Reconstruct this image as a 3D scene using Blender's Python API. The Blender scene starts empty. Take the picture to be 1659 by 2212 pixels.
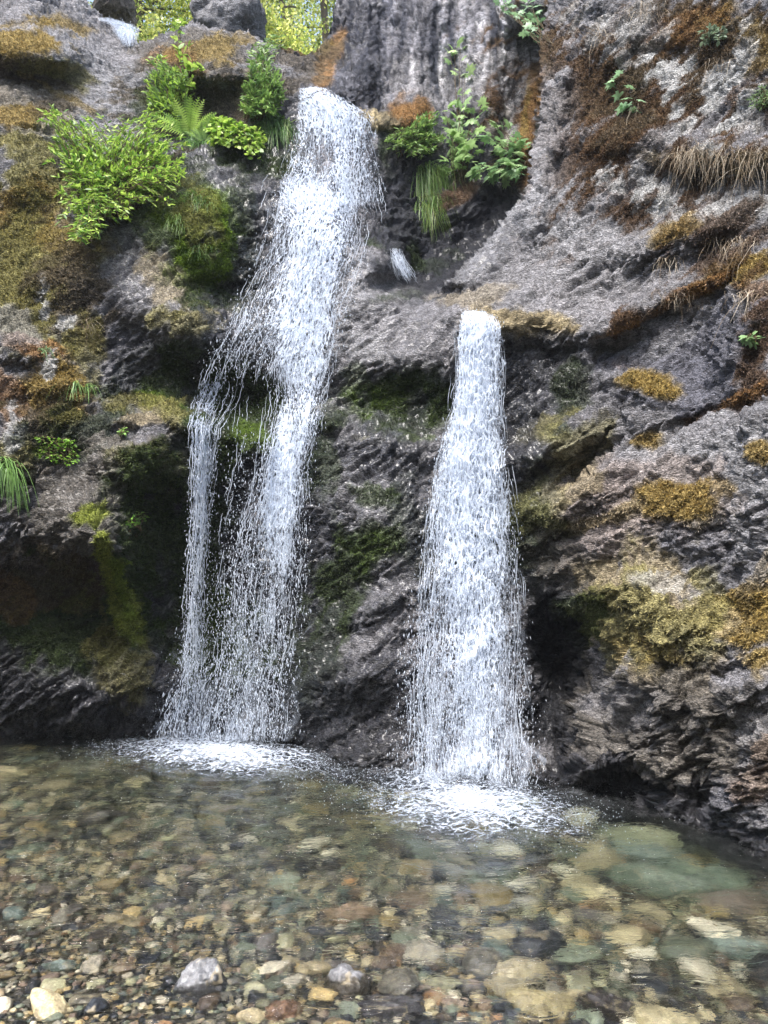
import bpy, math, random
import numpy as np
from mathutils import Vector, Matrix, Quaternion
from mathutils.bvhtree import BVHTree

rng = np.random.default_rng(7)
random.seed(7)
S = bpy.context.scene
COL = S.collection
R = math.radians

# ------------------------------------------------------------------ camera, sky, sun, exposure
PITCH = R(5.0)
CAMZ = 1.5
cam_d = bpy.data.cameras.new('camera'); cam = bpy.data.objects.new('camera', cam_d); COL.objects.link(cam)
cam.location = (0, 0, CAMZ); cam.rotation_euler = (R(90) + PITCH, 0, 0)
cam_d.sensor_fit = 'HORIZONTAL'; cam_d.sensor_width = 36.0; cam_d.lens = 36.0
cam_d.clip_start = 0.05; cam_d.clip_end = 400
S.camera = cam
W = bpy.data.worlds.new('World'); S.world = W; W.use_nodes = True
wn = W.node_tree; wn.nodes.clear()
sky = wn.nodes.new('ShaderNodeTexSky'); sky.sky_type = 'NISHITA'; sky.sun_disc = False
SUN_EL, SUN_AZ = R(62), R(205)
sky.sun_elevation = SUN_EL; sky.sun_rotation = SUN_AZ
sky.air_density = 1.0; sky.dust_density = 3.0; sky.ozone_density = 1.0
hs = wn.nodes.new('ShaderNodeHueSaturation'); hs.inputs['Saturation'].default_value = 0.9
bg = wn.nodes.new('ShaderNodeBackground'); bg.inputs['Strength'].default_value = 0.125
wo = wn.nodes.new('ShaderNodeOutputWorld')
wn.links.new(sky.outputs[0], hs.inputs['Color']); wn.links.new(hs.outputs[0], bg.inputs['Color'])
wn.links.new(bg.outputs[0], wo.inputs['Surface'])
sd = bpy.data.lights.new('sun', 'SUN'); sd.energy = 1.5; sd.angle = R(22); sd.color = (1.0, 0.985, 0.96)
sun = bpy.data.objects.new('sun', sd); COL.objects.link(sun)
# direction towards the sun (sky rotation is clockwise from +Y)
sdir = Vector((math.sin(SUN_AZ) * math.cos(SUN_EL), math.cos(SUN_AZ) * math.cos(SUN_EL), math.sin(SUN_EL)))
sun.rotation_euler = sdir.to_track_quat('Z', 'Y').to_euler(); sun.location = sdir * 40
S.view_settings.view_transform = 'Standard'; S.view_settings.look = 'None'
S.view_settings.gamma = 1.0; S.view_settings.use_curve_mapping = False
S.view_settings.exposure = 2.0
S.render.engine = 'CYCLES'
cy = S.cycles
cy.use_denoising = True; cy.max_bounces = 10; cy.diffuse_bounces = 3; cy.glossy_bounces = 3
cy.transmission_bounces = 6; cy.transparent_max_bounces = 24; cy.sample_clamp_indirect = 8
cy.caustics_refractive = True; cy.caustics_reflective = False; cy.blur_glossy = 0.5

# ------------------------------------------------------------------ helpers
PW = 1659.0
def ray(u, v):
    """direction of a point of the photograph (1659 x 2212 grid), y component normalised to 1"""
    a = (np.asarray(u, float) - 829.5) / PW; b = (1106.0 - np.asarray(v, float)) / PW
    dx = a; dy = math.cos(PITCH) - b * math.sin(PITCH); dz = math.sin(PITCH) + b * math.cos(PITCH)
    return dx / dy, dz / dy
def pt(u, v, Y):
    x, z = ray(u, v)
    return np.stack([x * Y, np.ones_like(x) * Y, z * Y + CAMZ], -1)

_P = rng.permutation(4096); _V = rng.random(4096).astype(np.float32)
def _h(i, j, k):
    return _P[(_P[(_P[i & 4095] + j) & 4095] + k) & 4095]
def vnoise(p):
    p = np.asarray(p, np.float32)
    f = np.floor(p); i = f.astype(np.int32); t = p - f; t = t * t * t * (t * (t * 6 - 15) + 10)
    r = 0
    for a in (0, 1):
        wa = t[..., 0] if a else 1 - t[..., 0]
        for b in (0, 1):
            wb = wa * (t[..., 1] if b else 1 - t[..., 1])
            for c in (0, 1):
                w = wb * (t[..., 2] if c else 1 - t[..., 2])
                r = r + w * _V[_h(i[..., 0] + a, i[..., 1] + b, i[..., 2] + c)]
    return r * 2 - 1
def fbm(p, octs=4, lac=2.03, gain=0.5, ridge=False):
    p = np.asarray(p, np.float32); s = 0; a = 1.0; n = 0
    for o in range(octs):
        v = vnoise(p + 17.3 * o)
        if ridge: v = 1 - 2 * np.abs(v)
        s = s + a * v; n += a; a *= gain; p = p * lac
    return s / n
def worley(p):
    """F1, F2, a per-cell random vector and the offset from the nearest cell point"""
    p = np.asarray(p, np.float32); f = np.floor(p); i = f.astype(np.int32)
    n = p.shape[0]; d1 = np.full(n, 9., np.float32); d2 = np.full(n, 9., np.float32)
    off = np.zeros((n, 3), np.float32); cid = np.zeros(n, np.int64)
    for a in (-1, 0, 1):
        for b in (-1, 0, 1):
            for c in (-1, 0, 1):
                h = _h(i[:, 0] + a, i[:, 1] + b, i[:, 2] + c)
                q = np.stack([f[:, 0] + a + _V[h], f[:, 1] + b + _V[(h + 911) & 4095], f[:, 2] + c + _V[(h + 2203) & 4095]], -1)
                dv = p - q; d = np.sqrt((dv * dv).sum(-1))
                m = d < d1
                d2 = np.where(m, d1, np.minimum(d2, d)); off[m] = dv[m]; cid[m] = h[m]; d1 = np.where(m, d, d1)
    rv = np.stack([_V[cid], _V[(cid + 131) & 4095], _V[(cid + 557) & 4095]], -1) * 2 - 1
    return d1, d2, rv, off
def sstep(a, b, x):
    t = np.clip((x - a) / (b - a), 0, 1); return t * t * (3 - 2 * t)

def mesh_from(name, V, F, cols=None, smooth=True, extra=None):
    """V (n,3), F (m,k) integer array with one face size"""
    V = np.asarray(V, np.float32); F = np.asarray(F, np.int32)
    me = bpy.data.meshes.new(name)
    k = F.shape[1]
    me.vertices.add(len(V)); me.vertices.foreach_set('co', V.ravel())
    me.loops.add(F.size); me.loops.foreach_set('vertex_index', F.ravel())
    me.polygons.add(len(F)); me.polygons.foreach_set('loop_start', np.arange(0, F.size, k, dtype=np.int32))
    me.polygons.foreach_set('loop_total', np.full(len(F), k, np.int32))
    if smooth: me.polygons.foreach_set('use_smooth', np.ones(len(F), bool))
    me.update(calc_edges=True)
    if cols is not None:
        c = me.color_attributes.new('col', 'FLOAT_COLOR', 'POINT')
        cc = np.ones((len(V), 4), np.float32); cc[:, :cols.shape[1]] = cols; c.data.foreach_set('color', cc.ravel())
    if extra:
        for nm, arr in extra.items():
            at = me.attributes.new(nm, 'FLOAT', 'POINT'); at.data.foreach_set('value', np.asarray(arr, np.float32))
    return me
def link(name, me, mat=None, parent=None, kind=None, label=None, cat=None, group=None):
    o = bpy.data.objects.new(name, me); COL.objects.link(o)
    if mat is not None and not me.materials: me.materials.append(mat)
    if parent is not None: o.parent = parent
    if kind: o['kind'] = kind
    if label: o['label'] = label
    if cat: o['category'] = cat
    if group: o['group'] = group
    return o
def thing(name, loc, label, cat, group=None):
    o = bpy.data.objects.new(name, None); COL.objects.link(o); o.location = loc; o.empty_display_size = 0.1
    o['label'] = label; o['category'] = cat
    if group: o['group'] = group
    return o

# ------------------------------------------------------------------ materials
def newmat(name):
    m = bpy.data.materials.new(name); m.use_nodes = True; nt = m.node_tree; nt.nodes.clear()
    out = nt.nodes.new('ShaderNodeOutputMaterial'); return m, nt, out
def N(nt, typ, **kw):
    n = nt.nodes.new(typ)
    for k, v in kw.items():
        if k in n.inputs: n.inputs[k].default_value = v
        else: setattr(n, k, v)
    return n
def L(nt, a, b): nt.links.new(a, b)
def math_(nt, op, a, b=None, c=None, clamp=False):
    n = nt.nodes.new('ShaderNodeMath'); n.operation = op; n.use_clamp = clamp
    for i, x in enumerate((a, b, c)):
        if x is None: continue
        if isinstance(x, (int, float)): n.inputs[i].default_value = x
        else: nt.links.new(x, n.inputs[i])
    return n.outputs[0]
def mixc(nt, fac, a, b, mode='MIX'):
    n = nt.nodes.new('ShaderNodeMix'); n.data_type = 'RGBA'; n.blend_type = mode
    for i, x in ((0, fac), (6, a), (7, b)):
        if isinstance(x, (int, float)): n.inputs[i].default_value = x
        elif isinstance(x, tuple): n.inputs[i].default_value = (*x, 1) if len(x) == 3 else x
        else: nt.links.new(x, n.inputs[i])
    return n.outputs[2]
def ramp(nt, x, a, b, lo=0.0, hi=1.0):
    n = nt.nodes.new('ShaderNodeMapRange'); n.interpolation_type = 'SMOOTHSTEP'
    nt.links.new(x, n.inputs[0]); n.inputs[1].default_value = a; n.inputs[2].default_value = b
    n.inputs[3].default_value = lo; n.inputs[4].default_value = hi
    return n.outputs[0]

def rock_material():
    m, nt, out = newmat('rock')
    att = N(nt, 'ShaderNodeAttribute', attribute_name='col')
    wet = N(nt, 'ShaderNodeAttribute', attribute_name='wet')
    mos = N(nt, 'ShaderNodeAttribute', attribute_name='mossy')
    geo = N(nt, 'ShaderNodeNewGeometry')
    mp = N(nt, 'ShaderNodeMapping'); mp.inputs['Rotation'].default_value = (0.2, R(-38), 0.3)
    mp.inputs['Scale'].default_value = (1.0, 1.6, 2.6); L(nt, geo.outputs['Position'], mp.inputs['Vector'])
    n1 = N(nt, 'ShaderNodeTexNoise', Scale=9.0, Detail=6.0, Roughness=0.68); L(nt, mp.outputs[0], n1.inputs['Vector'])
    n2 = N(nt, 'ShaderNodeTexNoise', Scale=55.0, Detail=4.0, Roughness=0.7); L(nt, mp.outputs[0], n2.inputs['Vector'])
    vo = N(nt, 'ShaderNodeTexVoronoi', Scale=22.0, feature='DISTANCE_TO_EDGE'); 
    mpw = mixc(nt, 0.06, mp.outputs[0], n1.outputs['Color'], 'ADD'); L(nt, mpw, vo.inputs['Vector'])
    n3 = N(nt, 'ShaderNodeTexNoise', Scale=2.2, Detail=3.0); L(nt, geo.outputs['Position'], n3.inputs['Vector'])
    # colour: grain, veins, broad tone drift
    g1 = ramp(nt, n1.outputs['Fac'], 0.32, 0.68, 0.55, 1.45)
    g2 = ramp(nt, n2.outputs['Fac'], 0.34, 0.66, 0.58, 1.42)
    cr = ramp(nt, vo.outputs['Distance'], 0.0, 0.045, 0.3, 1.0)
    g3 = ramp(nt, n3.outputs['Fac'], 0.3, 0.7, 0.85, 1.15)
    g = math_(nt, 'MULTIPLY', g1, g2); g = math_(nt, 'MULTIPLY', g, g3)
    crm = math_(nt, 'MAXIMUM', cr, mos.outputs['Fac']); g = math_(nt, 'MULTIPLY', g, crm)
    comb = N(nt, 'ShaderNodeCombineColor')
    for i in range(3): L(nt, g, comb.inputs[i])
    c = mixc(nt, 1.0, att.outputs['Color'], comb.outputs[0], 'MULTIPLY')
    # pale mineral flecks on dry stone
    fl = N(nt, 'ShaderNodeTexNoise', Scale=31.0, Detail=3.0, Roughness=0.6); L(nt, mp.outputs[0], fl.inputs['Vector'])
    flm = ramp(nt, fl.outputs['Fac'], 0.60, 0.70, 0.0, 0.4)
    dry = math_(nt, 'SUBTRACT', 1.0, math_(nt, 'MAXIMUM', wet.outputs['Fac'], mos.outputs['Fac']), clamp=True)
    c = mixc(nt, math_(nt, 'MULTIPLY', flm, dry), c, mixc(nt, 1.0, mixc(nt, 1.0, c, (2.2, 2.2, 2.2), 'MULTIPLY'), (.015, .015, .015), 'ADD'))
    b = N(nt, 'ShaderNodeBsdfPrincipled')
    L(nt, c, b.inputs['Base Color'])
    rr = math_(nt, 'MULTIPLY_ADD', wet.outputs['Fac'], -0.72, 0.84)
    rr = math_(nt, 'ADD', rr, ramp(nt, n2.outputs['Fac'], 0.3, 0.7, -0.1, 0.1)); rr = math_(nt, 'MAXIMUM', rr, 0.14); L(nt, rr, b.inputs['Roughness'])
    spec = math_(nt, 'MULTIPLY_ADD', wet.outputs['Fac'], 0.2, math_(nt, 'MULTIPLY_ADD', mos.outputs['Fac'], -0.12, 0.15)); L(nt, spec, b.inputs['Specular IOR Level'])
    L(nt, math_(nt, 'MULTIPLY', wet.outputs['Fac'], .75), b.inputs['Coat Weight']); b.inputs['Coat Roughness'].default_value = .13; b.inputs['Coat IOR'].default_value = 1.36
    # bump
    rd = N(nt, 'ShaderNodeTexNoise', Scale=7.0, Detail=7.0, Roughness=0.6, noise_type='RIDGED_MULTIFRACTAL'); L(nt, mp.outputs[0], rd.inputs['Vector'])
    v1 = N(nt, 'ShaderNodeTexVoronoi', Scale=30.0); L(nt, mpw, v1.inputs['Vector'])
    v2 = N(nt, 'ShaderNodeTexVoronoi', Scale=75.0); L(nt, mpw, v2.inputs['Vector'])
    h = math_(nt, 'MULTIPLY', n1.outputs['Fac'], 0.02)
    h = math_(nt, 'MULTIPLY_ADD', rd.outputs['Fac'], 0.012, h)
    h = math_(nt, 'MULTIPLY_ADD', v1.outputs['Distance'], -0.026, h)
    h = math_(nt, 'MULTIPLY_ADD', v2.outputs['Distance'], -0.008, h)
    h = math_(nt, 'MULTIPLY_ADD', n2.outputs['Fac'], 0.022, h)
    h = math_(nt, 'MULTIPLY_ADD', ramp(nt, vo.outputs['Distance'], 0, 0.09), 0.012, h)
    bp = N(nt, 'ShaderNodeBump', Strength=0.9, Distance=1.0); L(nt, h, bp.inputs['Height']); L(nt, bp.outputs[0], b.inputs['Normal'])
    L(nt, b.outputs[0], out.inputs[0]); return m
M_ROCK = rock_material()

def attr_mat(name, rough=0.6, transl=0.0, spec=0.3, var=0.25, scale=30, bump=0.0):
    m, nt, out = newmat(name)
    att = N(nt, 'ShaderNodeAttribute', attribute_name='col')
    geo = N(nt, 'ShaderNodeNewGeometry')
    n = N(nt, 'ShaderNodeTexNoise', Scale=float(scale), Detail=3.0); L(nt, geo.outputs['Position'], n.inputs['Vector'])
    g = ramp(nt, n.outputs['Fac'], 0.3, 0.7, 1 - var, 1 + var)
    comb = N(nt, 'ShaderNodeCombineColor')
    for i in range(3): L(nt, g, comb.inputs[i])
    c = mixc(nt, 1.0, att.outputs['Color'], comb.outputs[0], 'MULTIPLY')
    b = N(nt, 'ShaderNodeBsdfPrincipled', Roughness=rough); b.inputs['Specular IOR Level'].default_value = spec
    L(nt, c, b.inputs['Base Color'])
    if bump:
        bp = N(nt, 'ShaderNodeBump', Strength=bump, Distance=0.01); L(nt, n.outputs['Fac'], bp.inputs['Height']); L(nt, bp.outputs[0], b.inputs['Normal'])
    if transl:
        t = N(nt, 'ShaderNodeBsdfTranslucent'); L(nt, c, t.inputs['Color'])
        mx = N(nt, 'ShaderNodeMixShader'); mx.inputs[0].default_value = transl
        L(nt, b.outputs[0], mx.inputs[1]); L(nt, t.outputs[0], mx.inputs[2]); L(nt, mx.outputs[0], out.inputs[0])
    else: L(nt, b.outputs[0], out.inputs[0])
    return m
M_LEAF = attr_mat('leaf', 0.42, 0.35, 0.45, 0.2, 14)
M_MOSS = attr_mat('moss', 0.9, 0.2, 0.1, 0.35, 40)
M_STRAW = attr_mat('straw', 0.8, 0.15, 0.2, 0.25, 60)
M_BARK = attr_mat('bark', 0.85, 0.0, 0.2, 0.35, 60, 0.5)

# ------------------------------------------------------------------ the cliff: depth (metres along +Y) at points of the view
CP = """
-350,-400,9.5 -350,0,9.2 -350,200,8.3 -350,500,7.6 -350,800,7.0 -350,1100,6.6 -350,1400,6.7 -350,1590,7.3 -350,1900,7.3
0,-400,10.2 0,0,9.3 0,120,8.7 0,200,8.6 0,330,8.0 0,400,7.9 0,500,7.7 0,600,7.5 0,700,7.2 0,800,7.0 0,900,6.9 0,1000,6.75 0,1100,6.6 0,1200,6.65 0,1300,6.9 0,1400,7.1 0,1500,7.3 0,1590,7.5 0,1900,7.5
150,-400,11 120,0,10.0 150,100,9.3 150,200,8.9 150,300,8.5 150,400,8.1 180,500,7.8 150,600,7.6 150,700,7.4 150,800,7.25 150,900,7.05 150,1000,6.95 150,1100,6.6 150,1200,6.7 150,1300,7.0 150,1400,7.1 150,1500,7.2 150,1590,7.45 150,1900,7.45
250,50,10.6 280,150,9.7 300,250,9.2 300,340,8.6 280,450,8.1 280,560,7.9 300,650,7.75 300,750,7.6 300,850,7.5 300,930,7.1 290,1000,6.8 260,1100,6.75 280,1200,7.0 300,1300,7.1 300,1400,7.2 300,1500,7.2 300,1590,7.35 300,1900,7.35
430,80,9.9 430,150,9.3 430,250,9.2 430,330,8.6 430,430,8.1 440,520,7.95 440,600,8.05 430,680,7.7 430,760,7.65 430,850,7.7 420,920,7.3 410,1000,7.3 400,1100,7.5 400,1250,7.6 400,1400,7.5 400,1500,7.4 430,1590,7.5 430,1900,7.5
560,100,9.9 560,200,9.2 560,300,8.9 560,370,8.45 560,470,8.2 560,600,8.05 560,720,7.75 560,800,7.7 560,880,7.8 560,950,7.5 560,1050,7.5 560,1200,7.5 560,1400,7.4 560,1590,7.3 560,1900,7.3
640,150,9.4 650,200,9.1 640,300,8.8 640,380,8.4 640,450,8.2 660,600,7.85 660,720,7.6 660,800,7.5 660,900,7.3 660,1000,7.15 660,1200,7.05 660,1400,6.9 660,1500,6.75 660,1620,6.85 660,1900,6.85
720,0,10.8 720,120,10.5 740,200,9.0 740,300,8.8 740,380,8.45 740,470,8.1 760,550,7.75 760,650,7.45 760,750,7.3 760,850,7.22 760,940,7.0 760,1050,6.85 760,1200,6.75 760,1350,6.65 760,1500,6.45 760,1650,6.3 760,1900,6.3
820,-300,12 820,0,11 820,120,10.6 820,220,10.2 820,300,9.2 830,400,9.1 830,480,8.7 850,560,8.0 860,640,7.5 860,720,7.2 860,790,7.05 860,870,7.1 860,940,6.9 860,1050,6.7 860,1200,6.6 860,1350,6.5 860,1500,6.35 860,1660,6.2 860,1900,6.2
950,0,10.8 950,150,10.5 950,250,10.1 950,350,9.8 950,450,9.5 940,530,9.2 920,600,8.4 960,650,7.3 960,720,6.95 960,800,6.85 960,880,6.93 960,940,6.85 960,1050,6.75 960,1200,6.6 960,1350,6.5 960,1500,6.3 960,1680,6.1 960,1900,6.1
1080,0,10.4 1080,150,10.1 1080,260,9.8 1080,380,9.5 1060,480,8.8 1020,560,8.2 1060,640,7.1 1050,700,6.7 1060,800,6.8 1060,900,6.8 1060,1050,6.7 1060,1200,6.6 1060,1350,6.5 1060,1500,6.35 1060,1690,6.1 1060,1900,6.1
1180,-300,10.6 1170,0,9.4 1170,150,8.7 1170,250,8.3 1160,350,8.1 1160,450,7.8 1160,550,7.4 1160,650,6.95 1160,710,6.75 1160,800,6.7 1160,900,6.65 1160,1000,6.55 1160,1150,6.5 1160,1300,6.5 1170,1450,6.5 1160,1600,6.2 1160,1690,5.85 1160,1900,5.85
1270,0,8.0 1270,200,7.7 1270,400,7.3 1270,600,6.85 1270,720,6.6 1270,850,6.45 1270,1000,6.2 1270,1150,6.0 1270,1280,6.1 1270,1400,6.1 1270,1550,5.7 1270,1720,5.55 1270,1900,5.5
1400,-300,8.4 1400,0,7.4 1400,200,7.15 1400,400,6.8 1400,600,6.5 1400,750,6.3 1400,880,5.95 1400,1000,5.75 1400,1150,5.6 1400,1300,5.45 1400,1450,5.3 1400,1600,5.2 1400,1750,5.15 1400,1900,5.1
1540,0,6.9 1540,200,6.65 1540,400,6.4 1540,600,6.1 1540,750,5.95 1540,870,5.6 1540,1000,5.3 1540,1150,5.15 1540,1300,5.05 1540,1450,4.9 1540,1600,4.8 1540,1790,4.75 1540,1900,4.7
1659,-300,7.3 1659,0,6.4 1659,200,6.15 1659,400,5.9 1659,600,5.6 1659,750,5.3 1659,900,4.9 1659,1050,4.75 1659,1200,4.7 1659,1400,4.55 1659,1600,4.4 1659,1830,4.32 1659,2000,4.25
2000,-300,6.2 2000,0,5.4 2000,300,5.0 2000,600,4.6 2000,900,4.1 2000,1200,3.9 2000,1500,3.7 2000,1800,3.5 2000,2100,3.4
430,-400,12 650,-400,12 660,0,11
"""
cp = np.array([[float(x) for x in t.split(',')] for t in CP.split()])
cpn = cp.copy(); cpn[:, :2] /= 300.0
def tps_fit(P, y, lam=0.002):
    n = len(P); d2 = ((P[:, None] - P[None]) ** 2).sum(-1)
    K = 0.5 * d2 * np.log(d2 + 1e-12) + lam * np.eye(n)
    Q = np.c_[np.ones(n), P]
    A = np.block([[K, Q], [Q.T, np.zeros((3, 3))]])
    return np.linalg.solve(A, np.r_[y, 0, 0, 0])
_w = tps_fit(cpn[:, :2], cp[:, 2])
def base_depth(u, v):
    sh = np.shape(u); q = np.stack([np.ravel(u), np.ravel(v)], -1) / 300.0
    out = np.empty(len(q))
    for s in range(0, len(q), 20000):
        qq = q[s:s + 20000]; d2 = ((qq[:, None] - cpn[None, :, :2]) ** 2).sum(-1)
        out[s:s + 20000] = (0.5 * d2 * np.log(d2 + 1e-12)) @ _w[:-3] + _w[-3] + qq @ _w[-2:]
    return out.reshape(sh)
# bumps: u, v, ru, rv, angle(deg), metres towards the camera, hardness
BUMPS = [
 (60,105,105,45,8,.45,2),(70,165,120,26,12,-.45,2),(20,250,70,50,0,.2,1.5),(40,390,60,45,0,.2,1.5),
 (200,200,120,40,35,.15,1.2),(60,60,60,60,0,.15,1),
 (430,110,120,60,0,.45,2),(470,150,60,22,10,.25,2),(490,185,45,12,10,-.14,2),(350,180,40,50,0,-.2,1.5),(520,240,70,60,0,.2,1.5),(600,150,50,50,20,.2,1.5),
 (270,420,60,90,20,-.25,1.2),(110,480,40,80,0,-.2,1.5),(130,590,60,70,0,.2,1.5),(120,660,70,25,0,-.2,1.6),(60,760,60,28,20,.2,2),(60,870,60,22,0,-.25,1.6),(40,950,50,60,0,.2,1.5),(75,1080,22,110,0,-.35,1.5),(130,860,70,50,25,.2,1.5),
 (200,1130,100,60,-20,.4,2),(170,1290,170,75,8,-.75,1.6),(230,1180,40,60,-50,.3,2),(270,1290,32,110,-18,.45,1.6),(345,1180,40,190,0,-.35,1.5),(280,1440,60,60,0,.15,1),
 (330,920,80,35,-5,.35,2),(272,935,45,18,-10,-.5,2),(370,890,60,22,20,.2,2),(310,1000,90,40,10,.35,1.8),(330,1080,90,45,10,-.4,1.6),(300,870,110,18,0,-.2,1.5),(370,840,90,50,0,-.25,1.5),
 (350,660,90,60,30,.3,1.6),(410,710,60,40,10,.25,1.8),(440,510,80,100,10,.3,2),(460,630,70,25,5,-.35,2),
 (110,1520,160,50,5,.25,1.5),(235,1500,18,60,-30,-.25,1.5),(340,1480,90,40,-15,.2,1.5),(330,1545,90,14,-10,-.2,1.5),
 (545,950,45,28,20,.35,2),(500,850,40,40,0,-.25,1.5),(550,850,45,35,0,-.3,2),(700,905,40,20,10,.2,2),
 (870,872,112,56,-3,-.30,1.8),(875,950,120,24,-2,.11,1.4),(870,780,110,30,-3,.08,1.2),(740,640,80,40,0,.12,1.2),(700,500,60,35,40,.3,2),
 (810,555,60,60,-60,.15,1.5),(880,585,18,60,-35,-.25,1.5),
 (800,1120,100,60,30,.15,1.5),(740,1330,40,110,10,-.25,1.5),(800,1430,110,60,-25,.2,1.5),(780,1560,90,60,-10,-.3,1.5),(850,1290,120,18,-25,.15,1.5),(840,1400,120,14,-28,-.15,1.5),
 (1000,480,120,60,-42,-.3,1.6),(930,470,40,110,0,-.25,1.3),(870,240,50,30,-10,.3,2),(820,262,55,18,10,.25,2),(860,330,60,30,0,-.2,1.3),(1000,440,60,28,-20,.3,1.6),
 (1130,330,22,100,5,.25,2),(1100,250,22,80,0,-.4,1.5),
 (1120,690,110,28,3,.18,2),(1120,760,90,30,3,-.3,1.6),(1150,860,90,80,0,-.15,1.2),
 (1240,1395,62,110,-18,-.9,2),(1190,1500,44,150,-12,-1.1,1.8),(1365,1712,70,34,0,-.7,1.5),(1185,280,26,190,8,.38,2),(1125,230,28,170,8,-.6,1.6),(1508,1722,24,34,0,-.5,2),(1250,1660,60,30,-25,.2,1.5),(1440,1700,28,40,0,.15,1.5),
 (1190,960,90,26,-28,.3,2.2),(1260,1010,75,12,-38,-.5,2.2),(1210,1090,110,34,-30,.25,2),(1290,955,40,10,-35,-.35,2),(1100,1000,50,60,-20,.1,1),(1250,1150,90,14,-20,-.2,2),
 (1400,835,80,30,15,.15,1.5),(1530,905,150,16,-20,-.35,1.6),(1480,1090,90,55,0,.12,1.5),(1330,690,50,26,-20,.25,1.6),(1440,640,160,18,-25,.2,1.5),(1500,830,100,60,-20,-.2,1.4),(1610,720,36,110,25,.25,1.6),
 (1370,1320,130,60,20,.35,1.8),(1400,1480,110,40,30,.2,1.5),(1250,1300,60,22,-30,.2,2),(1290,1240,40,30,0,-.2,1.5),(1600,1500,80,24,-30,.2,1.5),(1620,1650,50,90,0,.15,1.5),
 (1550,330,110,28,3,.35,1.8),(1540,390,110,30,3,-.3,1.6),(1370,290,90,26,-10,.2,1.4),(1430,120,90,26,10,-.25,1.4),(1560,250,36,90,10,-.2,1.4),(1300,100,60,40,0,.2,1.4),(1480,500,120,30,-20,.25,1.6),(1390,480,40,30,0,-.25,1.5),
 (790,100,30,140,5,.2,1.5),(850,120,22,150,0,-.25,1.5),(900,100,30,150,10,.2,1.5),(980,90,28,120,10,-.2,1.5),(1050,120,40,90,0,.15,1.2),
]
def depth_at(u, v, wob=None):
    u = np.asarray(u, float); v = np.asarray(v, float)
    d = base_depth(u, v); base_d = d.copy()
    p = np.stack([u.ravel() / 60, v.ravel() / 60, np.zeros(u.size)], -1)
    w1 = fbm(p, 3).reshape(u.shape) * 26; w2 = fbm(p + 50, 3).reshape(u.shape) * 26
    uu = u + w1; vv = v + w2
    for (cu, cv, ru, rv, an, amp, hd) in BUMPS:
        ru *= 1.25; rv *= 1.25
        kw = min(1.0, max(.2, min(ru, rv) / 60)); c, s = math.cos(R(an)), math.sin(R(an)); x = u + w1 * kw - cu; y = v + w2 * kw - cv
        r2 = ((x * c + y * s) / ru) ** 2 + ((-x * s + y * c) / rv) ** 2
        m = r2 < 6
        d[m] -= (amp * .85 if amp > 0 else amp * .45) * np.exp(-np.power(r2[m], hd * 0.8))
    # the chute's edge stands in front of the alcove: a real step in depth along this line
    ev = np.array([20., 90, 200, 300, 380, 430, 480, 530, 590, 640]); eu = np.array([1180., 1172, 1166, 1160, 1150, 1130, 1090, 1040, 985, 925])
    ed = np.interp(v + w2 * .2, ev, eu) + w1 * .12; sd_ = u - ed; inr = sstep(0, 90, v) * sstep(645, 605, v)
    alc = np.interp(v, [0, 300, 450, 560, 640], [10.5, 10.0, 9.7, 9.2, 8.6]); slab = np.interp(v, [0, 200, 300, 430, 530, 640], [8.9, 8.45, 8.3, 7.95, 7.65, 7.3])
    kl = sstep(-190, -60, sd_) * inr * (sd_ < 0) ; dal = d * (1 - kl) + (alc + (d - base_d) * .6) * kl
    kr = sstep(150, 20, sd_) * inr * (sd_ >= 0); dsl = d * (1 - kr) + (slab + (d - base_d) + .0035 * np.clip(-sd_, -150, 0)) * kr
    w_ = sstep(-2.5, 2.5, sd_); return dal * (1 - w_) + dsl * w_
def rock_disp(P, Nn, rough, mossy, vert):
    """displacement along the normal: fractured strata, chips, lumps (P world points)"""
    ca, sa = math.cos(R(38)), math.sin(R(38))
    Q = np.stack([P[:, 0] * ca + P[:, 2] * sa, P[:, 1], -P[:, 0] * sa + P[:, 2] * ca], -1)
    Qv = P.copy()
    A = np.where(vert[:, None] > 0.5, np.stack([Qv[:, 0] * 2.6, Qv[:, 1] * 1.6, Qv[:, 2] * 0.7], -1),
                 np.stack([Q[:, 0] * 0.75, Q[:, 1] * 1.3, Q[:, 2] * 2.5], -1))
    wob = np.stack([fbm(P * 1.7 + 3, 3), fbm(P * 1.7 + 31, 3), fbm(P * 1.7 + 77, 3)], -1)
    A1 = A * 1.25 + wob * 0.55
    f1, f2, rv, off = worley(A1); chip = (rv * off).sum(-1) ; crack = np.clip((f2 - f1) / 0.10, 0, 1)
    g1, g2, rv2, off2 = worley(A * 3.4 + wob * 0.6 + 9); chip2 = (rv2 * off2).sum(-1); crack2 = np.clip((g2 - g1) / 0.12, 0, 1)
    h1, h2, rv3, off3 = worley(A * 8.5 + wob * 0.7 + 40); chip3 = (rv3 * off3).sum(-1)
    crack3 = np.clip((h2 - h1) / 0.15, 0, 1)
    k1, k2, rv4, off4 = worley(A * 19 + wob * 0.9 + 70); chip4 = (rv4 * off4).sum(-1)
    big = fbm(P * 0.9 + 5, 4)
    rid = fbm(A * 2.2 + wob + 90, 4, ridge=True)
    d = 0.055 * big * rough + rough * (0.050 * chip + 0.050 * chip2 + 0.036 * chip3 + 0.018 * chip4 + 0.035 * rid
         - 0.035 * (1 - crack) * (big > -.1) - 0.020 * (1 - crack2) - 0.010 * (1 - crack3))
    lump = fbm(P * 9, 3) * 0.030 + fbm(P * 26, 2) * 0.016
    d = d * (1 - 0.35 * mossy) + mossy * (lump * .7 + 0.004)
    fine = fbm(A * 11, 3) * 0.010
    return d + fine * (1 - mossy)

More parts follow.
